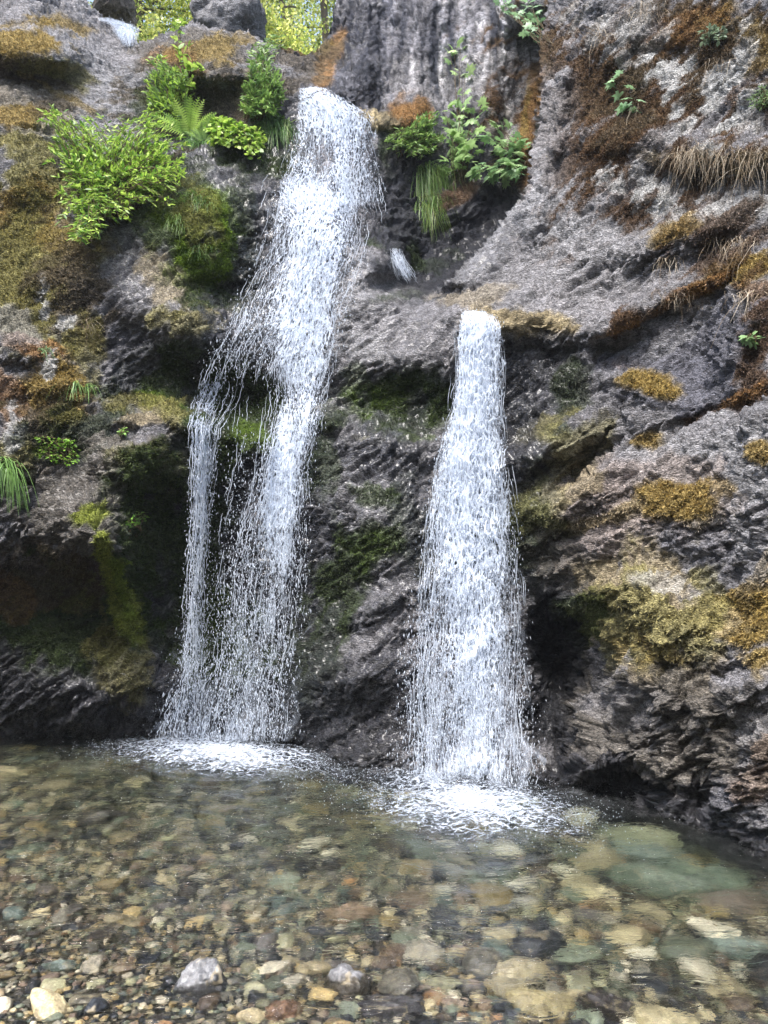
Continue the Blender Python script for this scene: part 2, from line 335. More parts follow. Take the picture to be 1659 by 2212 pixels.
# ---- colour patches: (colour, u, v, ru, rv, angle, strength, raggedness, moss?, wet?)
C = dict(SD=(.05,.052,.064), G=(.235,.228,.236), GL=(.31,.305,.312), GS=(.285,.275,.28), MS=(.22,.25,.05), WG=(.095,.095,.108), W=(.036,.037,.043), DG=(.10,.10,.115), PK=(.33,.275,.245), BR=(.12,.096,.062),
         WL=(.56,.56,.55), MO=(.115,.070,.038), MY=(.30,.22,.075), MG=(.11,.175,.015), MD=(.042,.062,.018), MV=(.245,.222,.082), YT=(.33,.27,.16),
         BB=(.165,.148,.125), SL=(.15,.15,.175), PW=(.056,.055,.062), MR=(.27,.155,.065), BK=(.016,.016,.018))  # BK: darkness of caves and clefts, their shade put into the colour
PATCH = [
 ('GS',160,150,240,160,30,.95,.5,0,.0),('GL',200,160,140,70,30,.7,.8,0,0),('GL',120,300,200,60,30,.8,.8,0,0),('YT',60,230,110,60,0,.5,1.2,0,0),
 ('MY',50,95,80,40,10,.95,.9,1,0),('BR',70,160,110,30,14,.9,.7,1,0),('MV',100,150,80,26,14,.7,1.0,1,0),
 ('MY',170,60,50,16,10,.8,.9,1,0),('MY',30,245,60,24,0,.9,1,1,0),('BR',110,225,50,18,0,.7,1,1,0),('MY',120,200,90,10,30,.6,1,1,0),
 ('MV',60,390,100,80,0,.85,1.0,1,0),('MY',50,460,80,60,10,.9,1.0,1,0),('MV',80,600,130,150,0,.95,.9,1,0),('MY',150,520,60,60,0,.6,1,1,0),('BR',130,560,60,90,0,.7,1.0,1,0),
 ('BR',180,650,70,120,0,.85,.9,1,0),('MV',190,740,60,80,0,.7,1.1,1,0),('MR',60,755,60,22,22,.9,.8,1,0),('GS',30,720,50,40,20,.6,.8,0,0),('GS',60,830,70,30,15,.8,.8,0,0),
 ('MY',120,850,70,60,30,.95,.8,1,0),('MR',20,860,40,60,0,.7,1,1,0),('BR',90,930,60,60,0,.8,1,1,0),('MV',30,990,50,50,0,.8,.9,1,0),('WL',105,790,12,40,0,.8,1.4,0,0),('WL',25,900,18,50,0,.7,1.5,0,0),
 ('WL',100,660,14,34,0,.7,1.5,0,0),('WL',140,700,20,14,0,.6,1.5,0,0),
 ('MG',110,975,60,30,0,.85,1.2,1,0),('MD',150,930,120,60,0,.7,1,1,0),('BB',150,1100,140,120,0,.9,.7,0,.35),('BB',310,1010,110,60,10,.9,.8,0,.3),('MV',330,990,70,30,10,.5,1.2,1,0),
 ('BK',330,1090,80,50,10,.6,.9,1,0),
 ('MD',160,1330,220,130,0,.95,.7,1,0),('MV',150,1260,120,40,10,.55,1.3,1,0),('BR',100,1230,140,50,0,.8,.8,1,0),('MR',20,1280,40,40,0,.5,1.2,1,0),('MD',330,1180,90,220,0,.95,.7,1,.2),
 ('PW',110,1530,220,90,5,.98,.6,0,.8),('PW',340,1490,110,90,-15,.95,.6,0,.8),('MV',270,1430,60,70,0,.6,1.1,1,0),
 ('MS',200,1108,46,20,-20,.95,.5,1,0),('MS',220,1180,22,56,-10,.98,.5,1,0),('MS',268,1300,32,90,-20,.95,.6,1,0),('MG',262,1270,18,70,-18,.5,1.0,1,0),
 ('G',330,600,110,90,30,.9,.6,0,.5),('YT',380,620,80,45,35,.7,.9,0,0),('MV',350,690,40,24,0,.8,1,1,0),('MV',420,710,50,36,10,.7,1,1,0),('MD',370,820,120,70,0,.95,.7,1,.3),('DG',290,760,60,80,0,.8,.7,0,.4),
 ('MG',375,885,60,20,22,.7,1,1,0),('MV',320,870,120,14,3,.7,1,1,0),('YT',320,905,60,16,-5,.8,.8,0,0),('MV',380,900,40,28,25,.8,.9,1,0),
 ('DG',430,360,110,50,15,.9,.6,0,.7),('G',500,410,90,40,20,.8,.8,0,.6),
 ('MG',445,520,95,115,8,.98,.5,1,0),('MD',390,430,70,90,0,.7,1,1,0),('MV',430,470,60,60,0,.5,1.3,1,0),('MG',340,480,50,60,0,.6,1.2,1,0),('MD',470,640,80,30,0,.9,.8,1,.4),('MD',520,520,30,120,0,.7,.9,1,.5),
 ('BB',420,120,140,50,0,.8,.7,0,0),('MY',440,110,90,30,-8,.8,1.0,1,0),('MR',380,130,50,30,0,.6,1.1,1,0),('BR',430,220,150,70,0,.8,.9,1,0),('YT',540,210,50,50,0,.6,1,0,0),('MD',560,320,90,40,0,.9,.8,1,.3),('MD',380,250,80,70,0,.7,1,1,0),
 ('G',620,160,60,50,20,.8,.8,0,.2),('DG',620,260,40,70,0,.8,.7,0,.6),('MD',600,350,60,40,0,.8,.8,1,.5),
 ('W',620,700,160,420,12,.8,.8,0,.9),('W',560,1300,200,320,0,.96,.6,0,.8),('MD',440,1180,60,240,0,.9,.7,1,.5),('MD',530,900,90,90,0,.9,.8,1,.4),('MG',545,945,40,24,20,.55,.9,1,.2),('MD',480,1400,110,100,0,.8,.8,1,.5),('DG',610,1120,60,70,0,.5,1,0,.9),
 ('GL',790,640,130,110,20,.95,.4,0,.3),('GL',770,720,120,70,0,.8,.8,0,.3),('G',900,700,110,50,0,.9,.6,0,.3),('MD',820,525,40,14,30,.8,.8,1,.2),('MD',880,640,50,12,0,.6,1.2,1,.1),
 ('MD',865,865,125,68,-3,.98,.5,1,.2),('MG',800,860,70,50,0,.35,1.4,1,0),('MD',700,910,50,26,0,.8,.9,1,.2),('MG',860,942,75,10,-2,.75,1,1,0),('MV',790,943,30,8,0,.6,1,1,0),
 ('WG',810,1150,160,240,0,.95,.5,0,.95),('G',760,1060,70,70,0,.7,.9,0,.8),('G',850,1260,90,110,-20,.6,1,0,.7),('MD',720,1320,60,150,5,.85,.9,1,.3),('MD',780,1180,60,60,0,.8,1,1,.2),('MG',790,1190,40,30,0,.3,1.2,1,0),('MD',810,1065,45,26,0,.8,1.1,1,.2),('MD',700,1010,50,90,0,.7,1,1,.4),('MD',880,1120,60,90,0,.45,1.3,1,.3),
 ('PW',790,1540,150,110,-10,.95,.7,0,.75),('WG',800,1450,110,50,-20,.5,1,0,.9),('MD',680,1430,50,120,0,.8,.8,1,.4),
 ('DG',800,100,130,150,0,.85,.6,0,.2),('GS',1000,110,160,130,0,.9,.6,0,.0),('SL',900,60,200,60,0,.5,.9,0,0),('MR',712,130,22,70,20,.9,.7,1,0),('MY',690,100,26,20,20,.7,.9,1,0),('BR',660,140,60,40,0,.7,1,1,0),
 ('DG',960,430,160,180,0,.97,.4,0,.4),('W',960,560,120,90,-30,.9,.6,0,.4),('W',850,440,40,110,0,.85,.6,0,.6),('W',1050,350,60,90,0,.6,.8,0,.2),('YT',820,258,60,22,8,.9,.6,0,0),('MR',885,235,32,26,0,.9,.7,1,0),('MR',880,265,30,20,0,.7,1,1,0),('MD',870,320,70,50,0,.7,1,1,0),('MD',920,430,50,80,0,.75,1,1,0),('MD',940,560,60,40,0,.7,1.1,1,0),('MG',940,570,26,20,0,.7,1.1,1,0),
 ('MO',985,425,60,24,-25,.85,.9,1,0),('MR',1000,415,30,14,-30,.6,1.1,1,0),('G',1010,450,70,24,-25,.8,.8,0,0),('BB',1090,270,40,50,0,.8,.8,0,0),
 ('MR',1147,225,14,66,18,.98,.4,1,0),('MR',1132,340,15,80,0,.98,.4,1,0),('MY',1122,300,10,130,8,.8,.8,1,0),('MO',1120,400,30,40,0,.8,.9,1,0),
 ('GS',1230,300,90,260,-12,.9,.5,0,0),('GL',1180,400,55,170,-15,.85,.6,0,0),('GL',1165,590,150,58,-38,.9,.5,0,0),('GL',1250,560,90,70,-20,.6,.8,0,0),('GS',1120,600,160,60,-20,.6,.8,0,0),
 ('GS',1300,620,150,110,-20,.9,.6,0,0),('GL',1300,520,110,70,-20,.5,1,0,0),('YT',1120,690,120,26,3,.9,.5,0,0),('YT',1030,640,80,22,-10,.5,.8,0,0),
 ('MO',1420,170,300,190,-10,.97,.85,1,0),('MO',1330,330,150,110,0,.9,1.0,1,0),('MO',1460,390,220,110,-10,.9,1.0,1,0),('BR',1500,100,240,120,0,.6,1.3,1,0),('MR',1500,60,120,30,-10,.6,1.2,1,0),('BR',1340,200,90,90,0,.6,1.3,1,0),
 ('MY',1600,80,60,60,0,.5,1.2,1,0),('MO',1290,110,60,100,0,.7,1.2,1,0),
 ('WL',1440,170,44,60,15,.8,1.1,0,0),('WL',1545,230,26,90,22,.85,1.2,0,0),('WL',1525,330,40,30,0,.8,1.3,0,0),('WL',1390,400,50,44,20,.8,1.2,0,0),('WL',1330,400,40,30,0,.7,1.3,0,0),('WL',1470,290,30,30,30,.6,1.4,0,0),('WL',1600,150,30,80,15,.55,1.4,0,0),('WL',1300,40,50,50,10,.5,1.4,0,0),('WL',1440,420,40,50,0,.65,1.3,0,0),('WL',1580,460,60,50,-20,.7,1.2,0,0),('GL',1420,330,60,30,-30,.6,1.2,0,0),('WL',1380,60,50,60,30,.5,1.4,0,0),('WL',1640,430,40,60,0,.6,1.3,0,0),('WL',1620,250,30,60,0,.5,1.4,0,0),
 ('YT',1560,350,130,20,3,.7,1.0,1,0),('MY',1590,590,110,34,-22,.95,.8,1,0),('MO',1560,540,110,60,-20,.8,1.1,1,0),('MR',1640,640,40,30,20,.6,1,1,0),('MY',1450,500,60,26,-20,.5,1.2,1,0),
 ('MO',1340,690,34,22,-20,.95,.7,1,0),('MR',1440,655,130,14,-24,.85,.9,1,0),('MR',1345,780,28,14,10,.7,1,1,0),
 ('SL',1480,760,190,90,-20,.85,.6,0,0),('GL',1450,700,120,40,-25,.6,.9,0,0),('SL',1530,830,80,60,-20,.9,.5,0,0),('MY',1405,832,62,28,12,.98,.6,1,0),('MO',1640,740,30,90,20,.85,1,1,0),('MO',1560,880,140,16,-22,.95,.7,1,0),('MR',1600,855,70,12,-25,.7,.9,1,0),
 ('GL',1560,1000,220,100,-15,.85,.6,0,0),('PK',1400,1050,180,110,0,.7,.8,0,0),('PK',1290,1130,110,110,0,.75,.7,0,0),('GL',1400,960,120,40,-10,.6,.9,0,0),
 ('MY',1390,950,36,14,-10,.9,.8,1,0),('MY',1470,1085,70,44,-5,.95,.8,1,0),('MY',1650,970,26,24,0,.9,.8,1,0),('MY',1560,1050,30,20,0,.6,1.1,1,0),('MY',1600,1310,75,60,15,.95,.9,1,0),('MY',1640,1430,50,40,10,.9,.9,1,0),('MY',1650,1240,30,60,0,.7,1,1,0),('MO',1560,1180,30,14,0,.6,1.1,1,0),
 ('GL',1560,1180,130,70,0,.5,.9,0,0),('SL',1470,1200,80,60,0,.5,.9,0,0),('SL',1440,1310,60,60,10,.6,.9,0,0),
 ('W',1150,830,90,110,0,.85,.8,0,.9),('DG',1180,900,80,90,0,.7,.8,0,.6),('MD',1240,850,40,60,0,.6,1.1,1,0),('MD',1210,930,40,20,0,.6,1,1,0),
 ('MV',1200,980,110,60,-28,.6,1.0,0,0),('YT',1240,1060,100,24,-32,.7,.8,0,0),('YT',1280,1130,90,18,-20,.85,.8,1,0),('DG',1120,1080,70,120,0,.85,.7,0,.6),('MD',1130,1180,80,120,0,.75,1,1,.3),('MV',1160,1100,60,60,0,.4,1.2,1,0),
 ('BB',1230,1230,90,60,0,.8,.8,0,.1),('YT',1390,1320,140,110,10,.8,.8,0,0),('MV',1380,1350,120,110,0,.75,1.5,.5,0),('MY',1430,1440,90,60,0,.5,1.4,.6,0),('WL',1440,1260,50,20,10,.4,1.5,0,0),
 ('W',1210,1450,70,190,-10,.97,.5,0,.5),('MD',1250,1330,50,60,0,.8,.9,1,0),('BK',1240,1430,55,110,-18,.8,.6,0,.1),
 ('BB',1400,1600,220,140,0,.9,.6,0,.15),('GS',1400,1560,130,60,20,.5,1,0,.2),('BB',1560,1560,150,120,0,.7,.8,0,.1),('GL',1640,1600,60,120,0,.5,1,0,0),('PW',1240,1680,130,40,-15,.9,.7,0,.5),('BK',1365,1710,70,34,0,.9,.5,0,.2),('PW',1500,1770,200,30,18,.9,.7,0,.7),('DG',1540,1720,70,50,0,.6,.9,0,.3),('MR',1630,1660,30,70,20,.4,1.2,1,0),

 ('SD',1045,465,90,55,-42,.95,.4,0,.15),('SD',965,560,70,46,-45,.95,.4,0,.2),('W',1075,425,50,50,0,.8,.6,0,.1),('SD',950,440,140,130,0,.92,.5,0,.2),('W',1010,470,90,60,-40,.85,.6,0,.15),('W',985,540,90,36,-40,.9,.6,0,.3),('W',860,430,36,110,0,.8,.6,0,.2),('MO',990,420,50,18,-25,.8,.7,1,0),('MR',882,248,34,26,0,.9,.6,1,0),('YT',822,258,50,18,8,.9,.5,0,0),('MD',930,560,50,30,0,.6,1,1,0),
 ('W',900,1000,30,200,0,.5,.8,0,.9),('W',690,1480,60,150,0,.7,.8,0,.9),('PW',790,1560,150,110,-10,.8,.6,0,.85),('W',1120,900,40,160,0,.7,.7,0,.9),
 ('BK',1195,1490,46,150,-12,.8,.5,0,.2),('W',1180,1560,60,110,-10,.8,.6,0,.3),  # deep cleft beside the right fall, its shade painted in
 ('MR',1150,215,16,60,16,.98,.3,1,0),('MR',1134,330,17,90,0,.98,.3,1,0),('MY',1128,300,8,120,8,.7,.5,1,0),('MO',1122,400,26,34,0,.8,.8,1,0),
 ('YT',1120,690,115,18,3,.85,.4,0,0),
]
def patch_colour(u, v, P):
    n = u.size
    col = np.tile(np.array(C['G'], np.float32), (n, 1)); wet = np.zeros(n, np.float32); mos = np.zeros(n, np.float32)
    nz = fbm(P * 3.2 + 11, 5, gain=0.62) * 1.5; nz2 = fbm(P * 3.2 + 61, 5, gain=0.62) * 1.5
    wx = fbm(P * 1.6 + 21, 4) * 36; wy = fbm(P * 1.6 + 41, 4) * 36
    ca, sa = math.cos(R(38)), math.sin(R(38))
    Q3 = np.stack([(P[:, 0] * ca + P[:, 2] * sa) * 2.2, P[:, 1] * 3, (-P[:, 0] * sa + P[:, 2] * ca) * 6.5], -1); nz3 = fbm(Q3 + 5, 5, gain=.65) * 2.1
    stk = fbm(np.stack([P[:, 0] * 7, P[:, 1] * 3, P[:, 2] * .55], -1), 5, gain=.6)
    for k, (cn, cu, cv, ru, rv, an, st, rg, isM, isW) in enumerate(PATCH):
        kw = min(1.0, max(.12, min(ru, rv) / 55)); c, s = math.cos(R(an)), math.sin(R(an)); x = u + wx * kw - cu; y = v + wy * kw - cv
        r = np.sqrt(((x * c + y * s) / (ru * 1.12)) ** 2 + ((-x * s + y * c) / (rv * 1.12)) ** 2)
        m = r < 1.9
        if not m.any(): continue
        z = (nz3 if cn in ('WL', 'MO', 'BR') else nz if k % 2 else nz2)[m]
        f = sstep(-0.10 - .05 * isM, 0.30 + 0.05 * isM, (1.0 - r[m]) + z * rg * 0.75) * st
        f = f * sstep(1.85, 1.3, r[m])
        f3 = f[:, None]; col[m] = col[m] * (1 - f3) + np.array(C[cn], np.float32) * f3
        mos[m] = mos[m] * (1 - f) + isM * f; wet[m] = wet[m] * (1 - f) + isW * f
    sm = ((u > 690) & (u < 1150) & (v < 460)) * sstep(1150, 1080, u) * sstep(460, 380, v) * (1 - mos)
    fac = np.exp(stk * 1.9 * sm); col = col * fac[:, None]; d_ = (sm * sstep(.0, -.5, stk))[:, None]; col = col * (1 - .3 * d_ * np.array([1.2, 1.0, .5]))
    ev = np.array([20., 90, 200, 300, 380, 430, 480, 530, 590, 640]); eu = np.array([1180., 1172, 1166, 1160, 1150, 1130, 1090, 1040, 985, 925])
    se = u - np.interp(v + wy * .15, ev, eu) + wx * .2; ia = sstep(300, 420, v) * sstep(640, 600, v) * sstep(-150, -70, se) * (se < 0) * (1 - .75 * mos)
    col = col * (1 - ia[:, None]) + np.array([.026, .027, .034]) * ia[:, None]; wet = wet * (1 - ia) + .25 * ia  # dark wet alcove rock, with the alcove's shade put in as well
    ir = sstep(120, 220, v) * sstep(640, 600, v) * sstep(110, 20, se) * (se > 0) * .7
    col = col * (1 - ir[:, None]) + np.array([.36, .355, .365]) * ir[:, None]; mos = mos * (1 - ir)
    return col, wet, mos
STREAK = lambda u, v: ((u > 700) & (v < 430) & (u < 1200)).astype(float)

# grid over the view, finer inside the frame
ug = np.r_[np.linspace(-420, -12, 46), np.linspace(-9, 1668, 524), np.linspace(1672, 2120, 50)]
vg = np.r_[np.linspace(-620, -12, 60), np.linspace(-9, 1860, 600), np.linspace(1868, 2200, 36)]
UU, VV = np.meshgrid(ug, vg)
D0 = depth_at(UU, VV)
u1, v1 = UU.ravel(), VV.ravel()
P0 = pt(UU, VV, D0)
# pull the part above the frame back so it ends as a slope, and the right part out of the frame round the pool
def blur(A, n):
    for _ in range(n):
        B = A.copy(); B[1:-1] = (A[:-2] + 2 * A[1:-1] + A[2:]) / 4; A = B.copy(); A[:, 1:-1] = (B[:, :-2] + 2 * B[:, 1:-1] + B[:, 2:]) / 4
    return A
PB = blur(P0, 14)
dU = np.gradient(PB, axis=1); dV = np.gradient(PB, axis=0)
NN = np.cross(dV, dU); NN /= np.linalg.norm(NN, axis=-1, keepdims=True) + 1e-9
NN = np.where((NN[..., 1:2] > 0), -NN, NN)
Pf = P0.reshape(-1, 3); Nf = NN.reshape(-1, 3)
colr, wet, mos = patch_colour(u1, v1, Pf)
vert = STREAK(u1, v1)
rough = 1.0 - 0.62 * np.exp(-(((u1 - 800) / 150) ** 2 + ((v1 - 650) / 120) ** 2) ** 2) - 0.45 * np.exp(-(((u1 - 1120) / 140) ** 2 + ((v1 - 620) / 90) ** 2)) - 0.55 * np.exp(-(((u1 - 170) / 160) ** 2 + ((v1 - 180) / 130) ** 2))
rough = rough + .7 * np.exp(-((u1 - 230) / 200) ** 2 - ((v1 - 1080) / 160) ** 2) + .6 * np.exp(-((u1 - 1420) / 260) ** 2 - ((v1 - 1620) / 130) ** 2) + .6 * np.exp(-((u1 - 120) / 220) ** 2 - ((v1 - 1520) / 60) ** 2)
disp = rock_disp(Pf, Nf, rough, mos, vert)
PD = (Pf + Nf * disp[:, None])
# dark damp band just above the waterline
wl = np.exp(-np.clip(PD[:, 2], 0, 9) / 0.10); wl[PD[:, 2] < 0] = 1
colr *= (1 - 0.55 * wl * (1 - mos))[:, None]; wet = np.maximum(wet, 0.8 * wl)
nr, nc = UU.shape
PDg = PD.reshape(nr, nc, 3); COLg = colr.reshape(nr, nc, 3)

def inpoly(u, v, poly):
    u = np.asarray(u); v = np.asarray(v); r = np.zeros(u.shape, bool); n = len(poly)
    for i in range(n):
        x1, y1 = poly[i]; x2, y2 = poly[(i + 1) % n]
        c = ((y1 > v) != (y2 > v)) & (u < (x2 - x1) * (v - y1) / (y2 - y1 + 1e-9) + x1)
        r ^= c
    return r
HOLE = [(150,-900),(175,-30),(205,20),(240,48),(275,62),(300,92),(330,72),(415,50),(520,62),(560,85),(600,100),(625,118),(655,122),(690,104),(712,60),(720,0),(735,-900)]
idx = np.arange(nr * nc).reshape(nr, nc)
Q = np.stack([idx[:-1, :-1], idx[1:, :-1], idx[1:, 1:], idx[:-1, 1:]], -1).reshape(-1, 4)
qu = (u1[Q].mean(1)); qv = (v1[Q].mean(1))
qw = fbm(np.stack([qu / 22, qv / 22, qu * 0], -1), 3) * 7
hole = inpoly(qu + qw, qv + qw, HOLE)
REG = [ # first match wins
 ('rock_spire', [(690,-900),(690,170),(760,215),(860,225),(930,300),(1010,430),(1090,450),(1140,330),(1150,150),(1200,60),(1230,-900)], 'dark grey vertically streaked rock face rising behind the top of the falls'),
 ('rock_wall', [(1150,-900),(1150,150),(1140,330),(1110,450),(1000,560),(940,625),(1050,700),(1090,800),(1100,1300),(1180,1700),(1300,2300),(2300,2300),(2300,-900)], 'tall rock wall with rusty moss beside the right waterfall, rising out of frame'),
 ('rock_wall', [(-900,-900),(-900,2300),(380,2300),(380,1500),(400,1000),(430,900),(480,700),(520,600),(540,420),(440,370),(300,320),(230,60),(200,-900)], 'mossy rock wall under the big leafy shrub, beside the left waterfall'),
 ('rock_wall', None, 'wet grey rock face with a dark mossy recess between the two waterfalls'),
]
left = ~hole
for nm, poly, lab in REG:
    wobq = fbm(np.stack([qu / 40, qv / 40, qu * 0 + 7], -1), 3) * 18
    sel = left & (inpoly(qu + wobq, qv + wobq, poly) if poly else True); left = left & ~sel
    q = Q[sel]; us, inv = np.unique(q, return_inverse=True)
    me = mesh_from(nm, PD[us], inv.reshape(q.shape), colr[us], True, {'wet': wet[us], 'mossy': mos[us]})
    link(nm, me, M_ROCK, kind='structure', label=lab)

def surf(u, v):
    """point on the finished cliff at a place of the view (bilinear)"""
    iu = np.clip(np.interp(u, ug, np.arange(nc)), 0, nc - 1.001); iv = np.clip(np.interp(v, vg, np.arange(nr)), 0, nr - 1.001)
    a = np.floor(iu).astype(int); b = np.floor(iv).astype(int); fa = (iu - a)[..., None]; fb = (iv - b)[..., None]
    return (PDg[b, a] * (1 - fa) + PDg[b, a + 1] * fa) * (1 - fb) + (PDg[b + 1, a] * (1 - fa) + PDg[b + 1, a + 1] * fa) * fb
_gU = np.gradient(PDg, axis=1); _gV = np.gradient(PDg, axis=0)
NG = np.cross(_gV, _gU); NG /= np.linalg.norm(NG, axis=-1, keepdims=True) + 1e-9; NG = np.where(NG[..., 1:2] > 0, -NG, NG)
def surfn(u, v):
    iu = np.clip(np.interp(u, ug, np.arange(nc)), 0, nc - 1).astype(int); iv = np.clip(np.interp(v, vg, np.arange(nr)), 0, nr - 1).astype(int)
    return NG[iv, iu]
# ------------------------------------------------------------------ far hillside, unseen bank added behind the viewer, stream bed
def bed_z(x, y):
    t = (y - 2.55) + 0.45 * x
    d = 0.045 + 0.078 * np.clip(t, -1.2, 9) * 1.15 + 0.012 * np.clip(t, 0, 4) ** 1.5
    d = np.clip(d, 0.012, 0.72)
    near = np.clip(1.9 - y, 0, 99)
    z = -d + 0.10 * near - 0.0 * x
    z = np.where(y < 0.5, np.maximum(z, 0.02 + 0.02 * near), z)
    back = np.clip(-2.5 - y, 0, 99); z = z + back * 0.75  # unseen bank added behind the viewer, cuts off the low sky light
    side = np.clip(np.abs(x) - 5.5, 0, 99) * np.clip((2.0 - y) / 3, 0, 1); z = z + side * 1.1
    return z
def sheet(name, xs, ys, zf, mat, colf, **kw):
    X, Y = np.meshgrid(xs, ys); Z = zf(X, Y)
    V = np.stack([X, Y, Z], -1).reshape(-1, 3); n, m = X.shape; i = np.arange(n * m).reshape(n, m)
    F = np.stack([i[:-1, :-1], i[:-1, 1:], i[1:, 1:], i[1:, :-1]], -1).reshape(-1, 4)
    return link(name, mesh_from(name, V, F, colf(V), True, {'wet': np.full(len(V), .3), 'mossy': np.zeros(len(V))}), mat, **kw)
def bedcol(V):
    n = fbm(V * 3, 4)[:, None]; n2 = fbm(V * 40, 2)[:, None]
    c = np.array([[.085, .078, .055]]) * (1 + 0.4 * n + 0.5 * n2)
    g = sstep(-2.5, -4, V[:, 1])[:, None]; return np.clip(c * (1 - g) + np.array([[.035, .045, .018]]) * (1 + .5 * n) * g, 0.005, 1)
bed = sheet('stream_bed', np.r_[np.linspace(-16, -6, 20), np.linspace(-5.8, 5.8, 190), np.linspace(6, 16, 20)],
      np.r_[np.linspace(-14, 1.5, 40), np.linspace(1.6, 9.5, 160)],
      lambda X, Y: bed_z(X, Y) + 0.02 * fbm(np.stack([X * 4, Y * 4, X * 0], -1).reshape(-1, 3), 3).reshape(X.shape), M_ROCK, bedcol,
      kind='structure', label='gravelly bed of the pool and an unseen bank added behind the viewer')
def hillz(X, Y):
    n = fbm(np.stack([X * .2, Y * .2, X * 0], -1).reshape(-1, 3), 4).reshape(X.shape)
    return 7.6 + (Y - 11) * 0.62 + n * 1.2 - 0.25 * np.clip(X + 1.5, -3, 3) * 0
hill = sheet('hillside', np.linspace(-18, 16, 110), np.linspace(11.2, 32, 70), hillz, M_ROCK,
      lambda V: np.array([[.07, .085, .02]]) * (1 + .6 * fbm(V * .8, 3)[:, None]), kind='structure', label='steep wooded hillside rising behind the top of the falls')

# ------------------------------------------------------------------ pebbles and stones
def ico(sub):
    import bmesh
    bm = bmesh.new(); bmesh.ops.create_icosphere(bm, subdivisions=sub, radius=1.0)
    bm.verts.ensure_lookup_table(); V = np.array([v.co[:] for v in bm.verts]); F = np.array([[v.index for v in f.verts] for f in bm.faces]); bm.free(); return V, F
ICO = {k: ico(k) for k in (2, 3, 4, 5)}
def stone_shape(sub, seed, facets=11, soft=0.35, lump=0.08):
    r_ = np.random.default_rng(seed); V, F = ICO[sub]
    n = r_.normal(size=(facets, 3)); n /= np.linalg.norm(n, axis=1, keepdims=True); h = r_.uniform(.62, 1.0, facets)
    dn = V @ n.T; rad = np.where(dn > 0.08, h / np.maximum(dn, 0.08), 9).min(1)
    rad = np.minimum(rad, 1.12); rad = rad * (1 - soft) + soft * 0.9
    rad *= 1 + lump * fbm(V * 2 + seed * 3.1, 3)
    return V * rad[:, None], F
def stone_material(name, objcol):
    m, nt, out = newmat(name)
    if objcol: base = N(nt, 'ShaderNodeObjectInfo').outputs['Color']
    else: base = N(nt, 'ShaderNodeAttribute', attribute_name='col').outputs['Color']
    geo = N(nt, 'ShaderNodeNewGeometry')
    n = N(nt, 'ShaderNodeTexNoise', Scale=26.0, Detail=5.0, Roughness=0.65); L(nt, geo.outputs['Position'], n.inputs['Vector'])
    n2 = N(nt, 'ShaderNodeTexNoise', Scale=120.0, Detail=3.0); L(nt, geo.outputs['Position'], n2.inputs['Vector'])
    g = math_(nt, 'MULTIPLY', ramp(nt, n.outputs['Fac'], .3, .7, .6, 1.35), ramp(nt, n2.outputs['Fac'], .3, .7, .75, 1.25))
    comb = N(nt, 'ShaderNodeCombineColor')
    for i in range(3): L(nt, g, comb.inputs[i])
    c = mixc(nt, 1.0, base, comb.outputs[0], 'MULTIPLY')
    w = N(nt, 'ShaderNodeTexNoise', Scale=11.0, Detail=4.0, Distortion=1.5); L(nt, geo.outputs['Position'], w.inputs['Vector'])
    c = mixc(nt, ramp(nt, w.outputs['Fac'], .56, .64, 0, .45), c, (.40, .33, .2))
    b = N(nt, 'ShaderNodeBsdfPrincipled', Roughness=0.28); b.inputs['Specular IOR Level'].default_value = .5; L(nt, c, b.inputs['Base Color'])
    bp = N(nt, 'ShaderNodeBump', Strength=0.6, Distance=0.02); L(nt, n.outputs['Fac'], bp.inputs['Height']); L(nt, bp.outputs[0], b.inputs['Normal'])
    L(nt, b.outputs[0], out.inputs[0]); return m
M_STONE_O = stone_material('pebble_stone', True); M_STONE_A = stone_material('gravel_stone', False)
PCOL = [((.46, .38, .22), 6), ((.42, .31, .14), 3.5), ((.17, .115, .07), 3), ((.17, .19, .13), 4), ((.12, .15, .125), 2), ((.025, .027, .030), 10), ((.62, .55, .40), 3),
        ((.30, .22, .16), 1.6), ((.36, .20, .09), .5), ((.22, .20, .15), 3), ((.10, .085, .07), 3), ((.36, .34, .2), 3)]
pc = np.array([c for c, w in PCOL]); pw = np.array([w for c, w in PCOL], float); pw /= pw.sum()
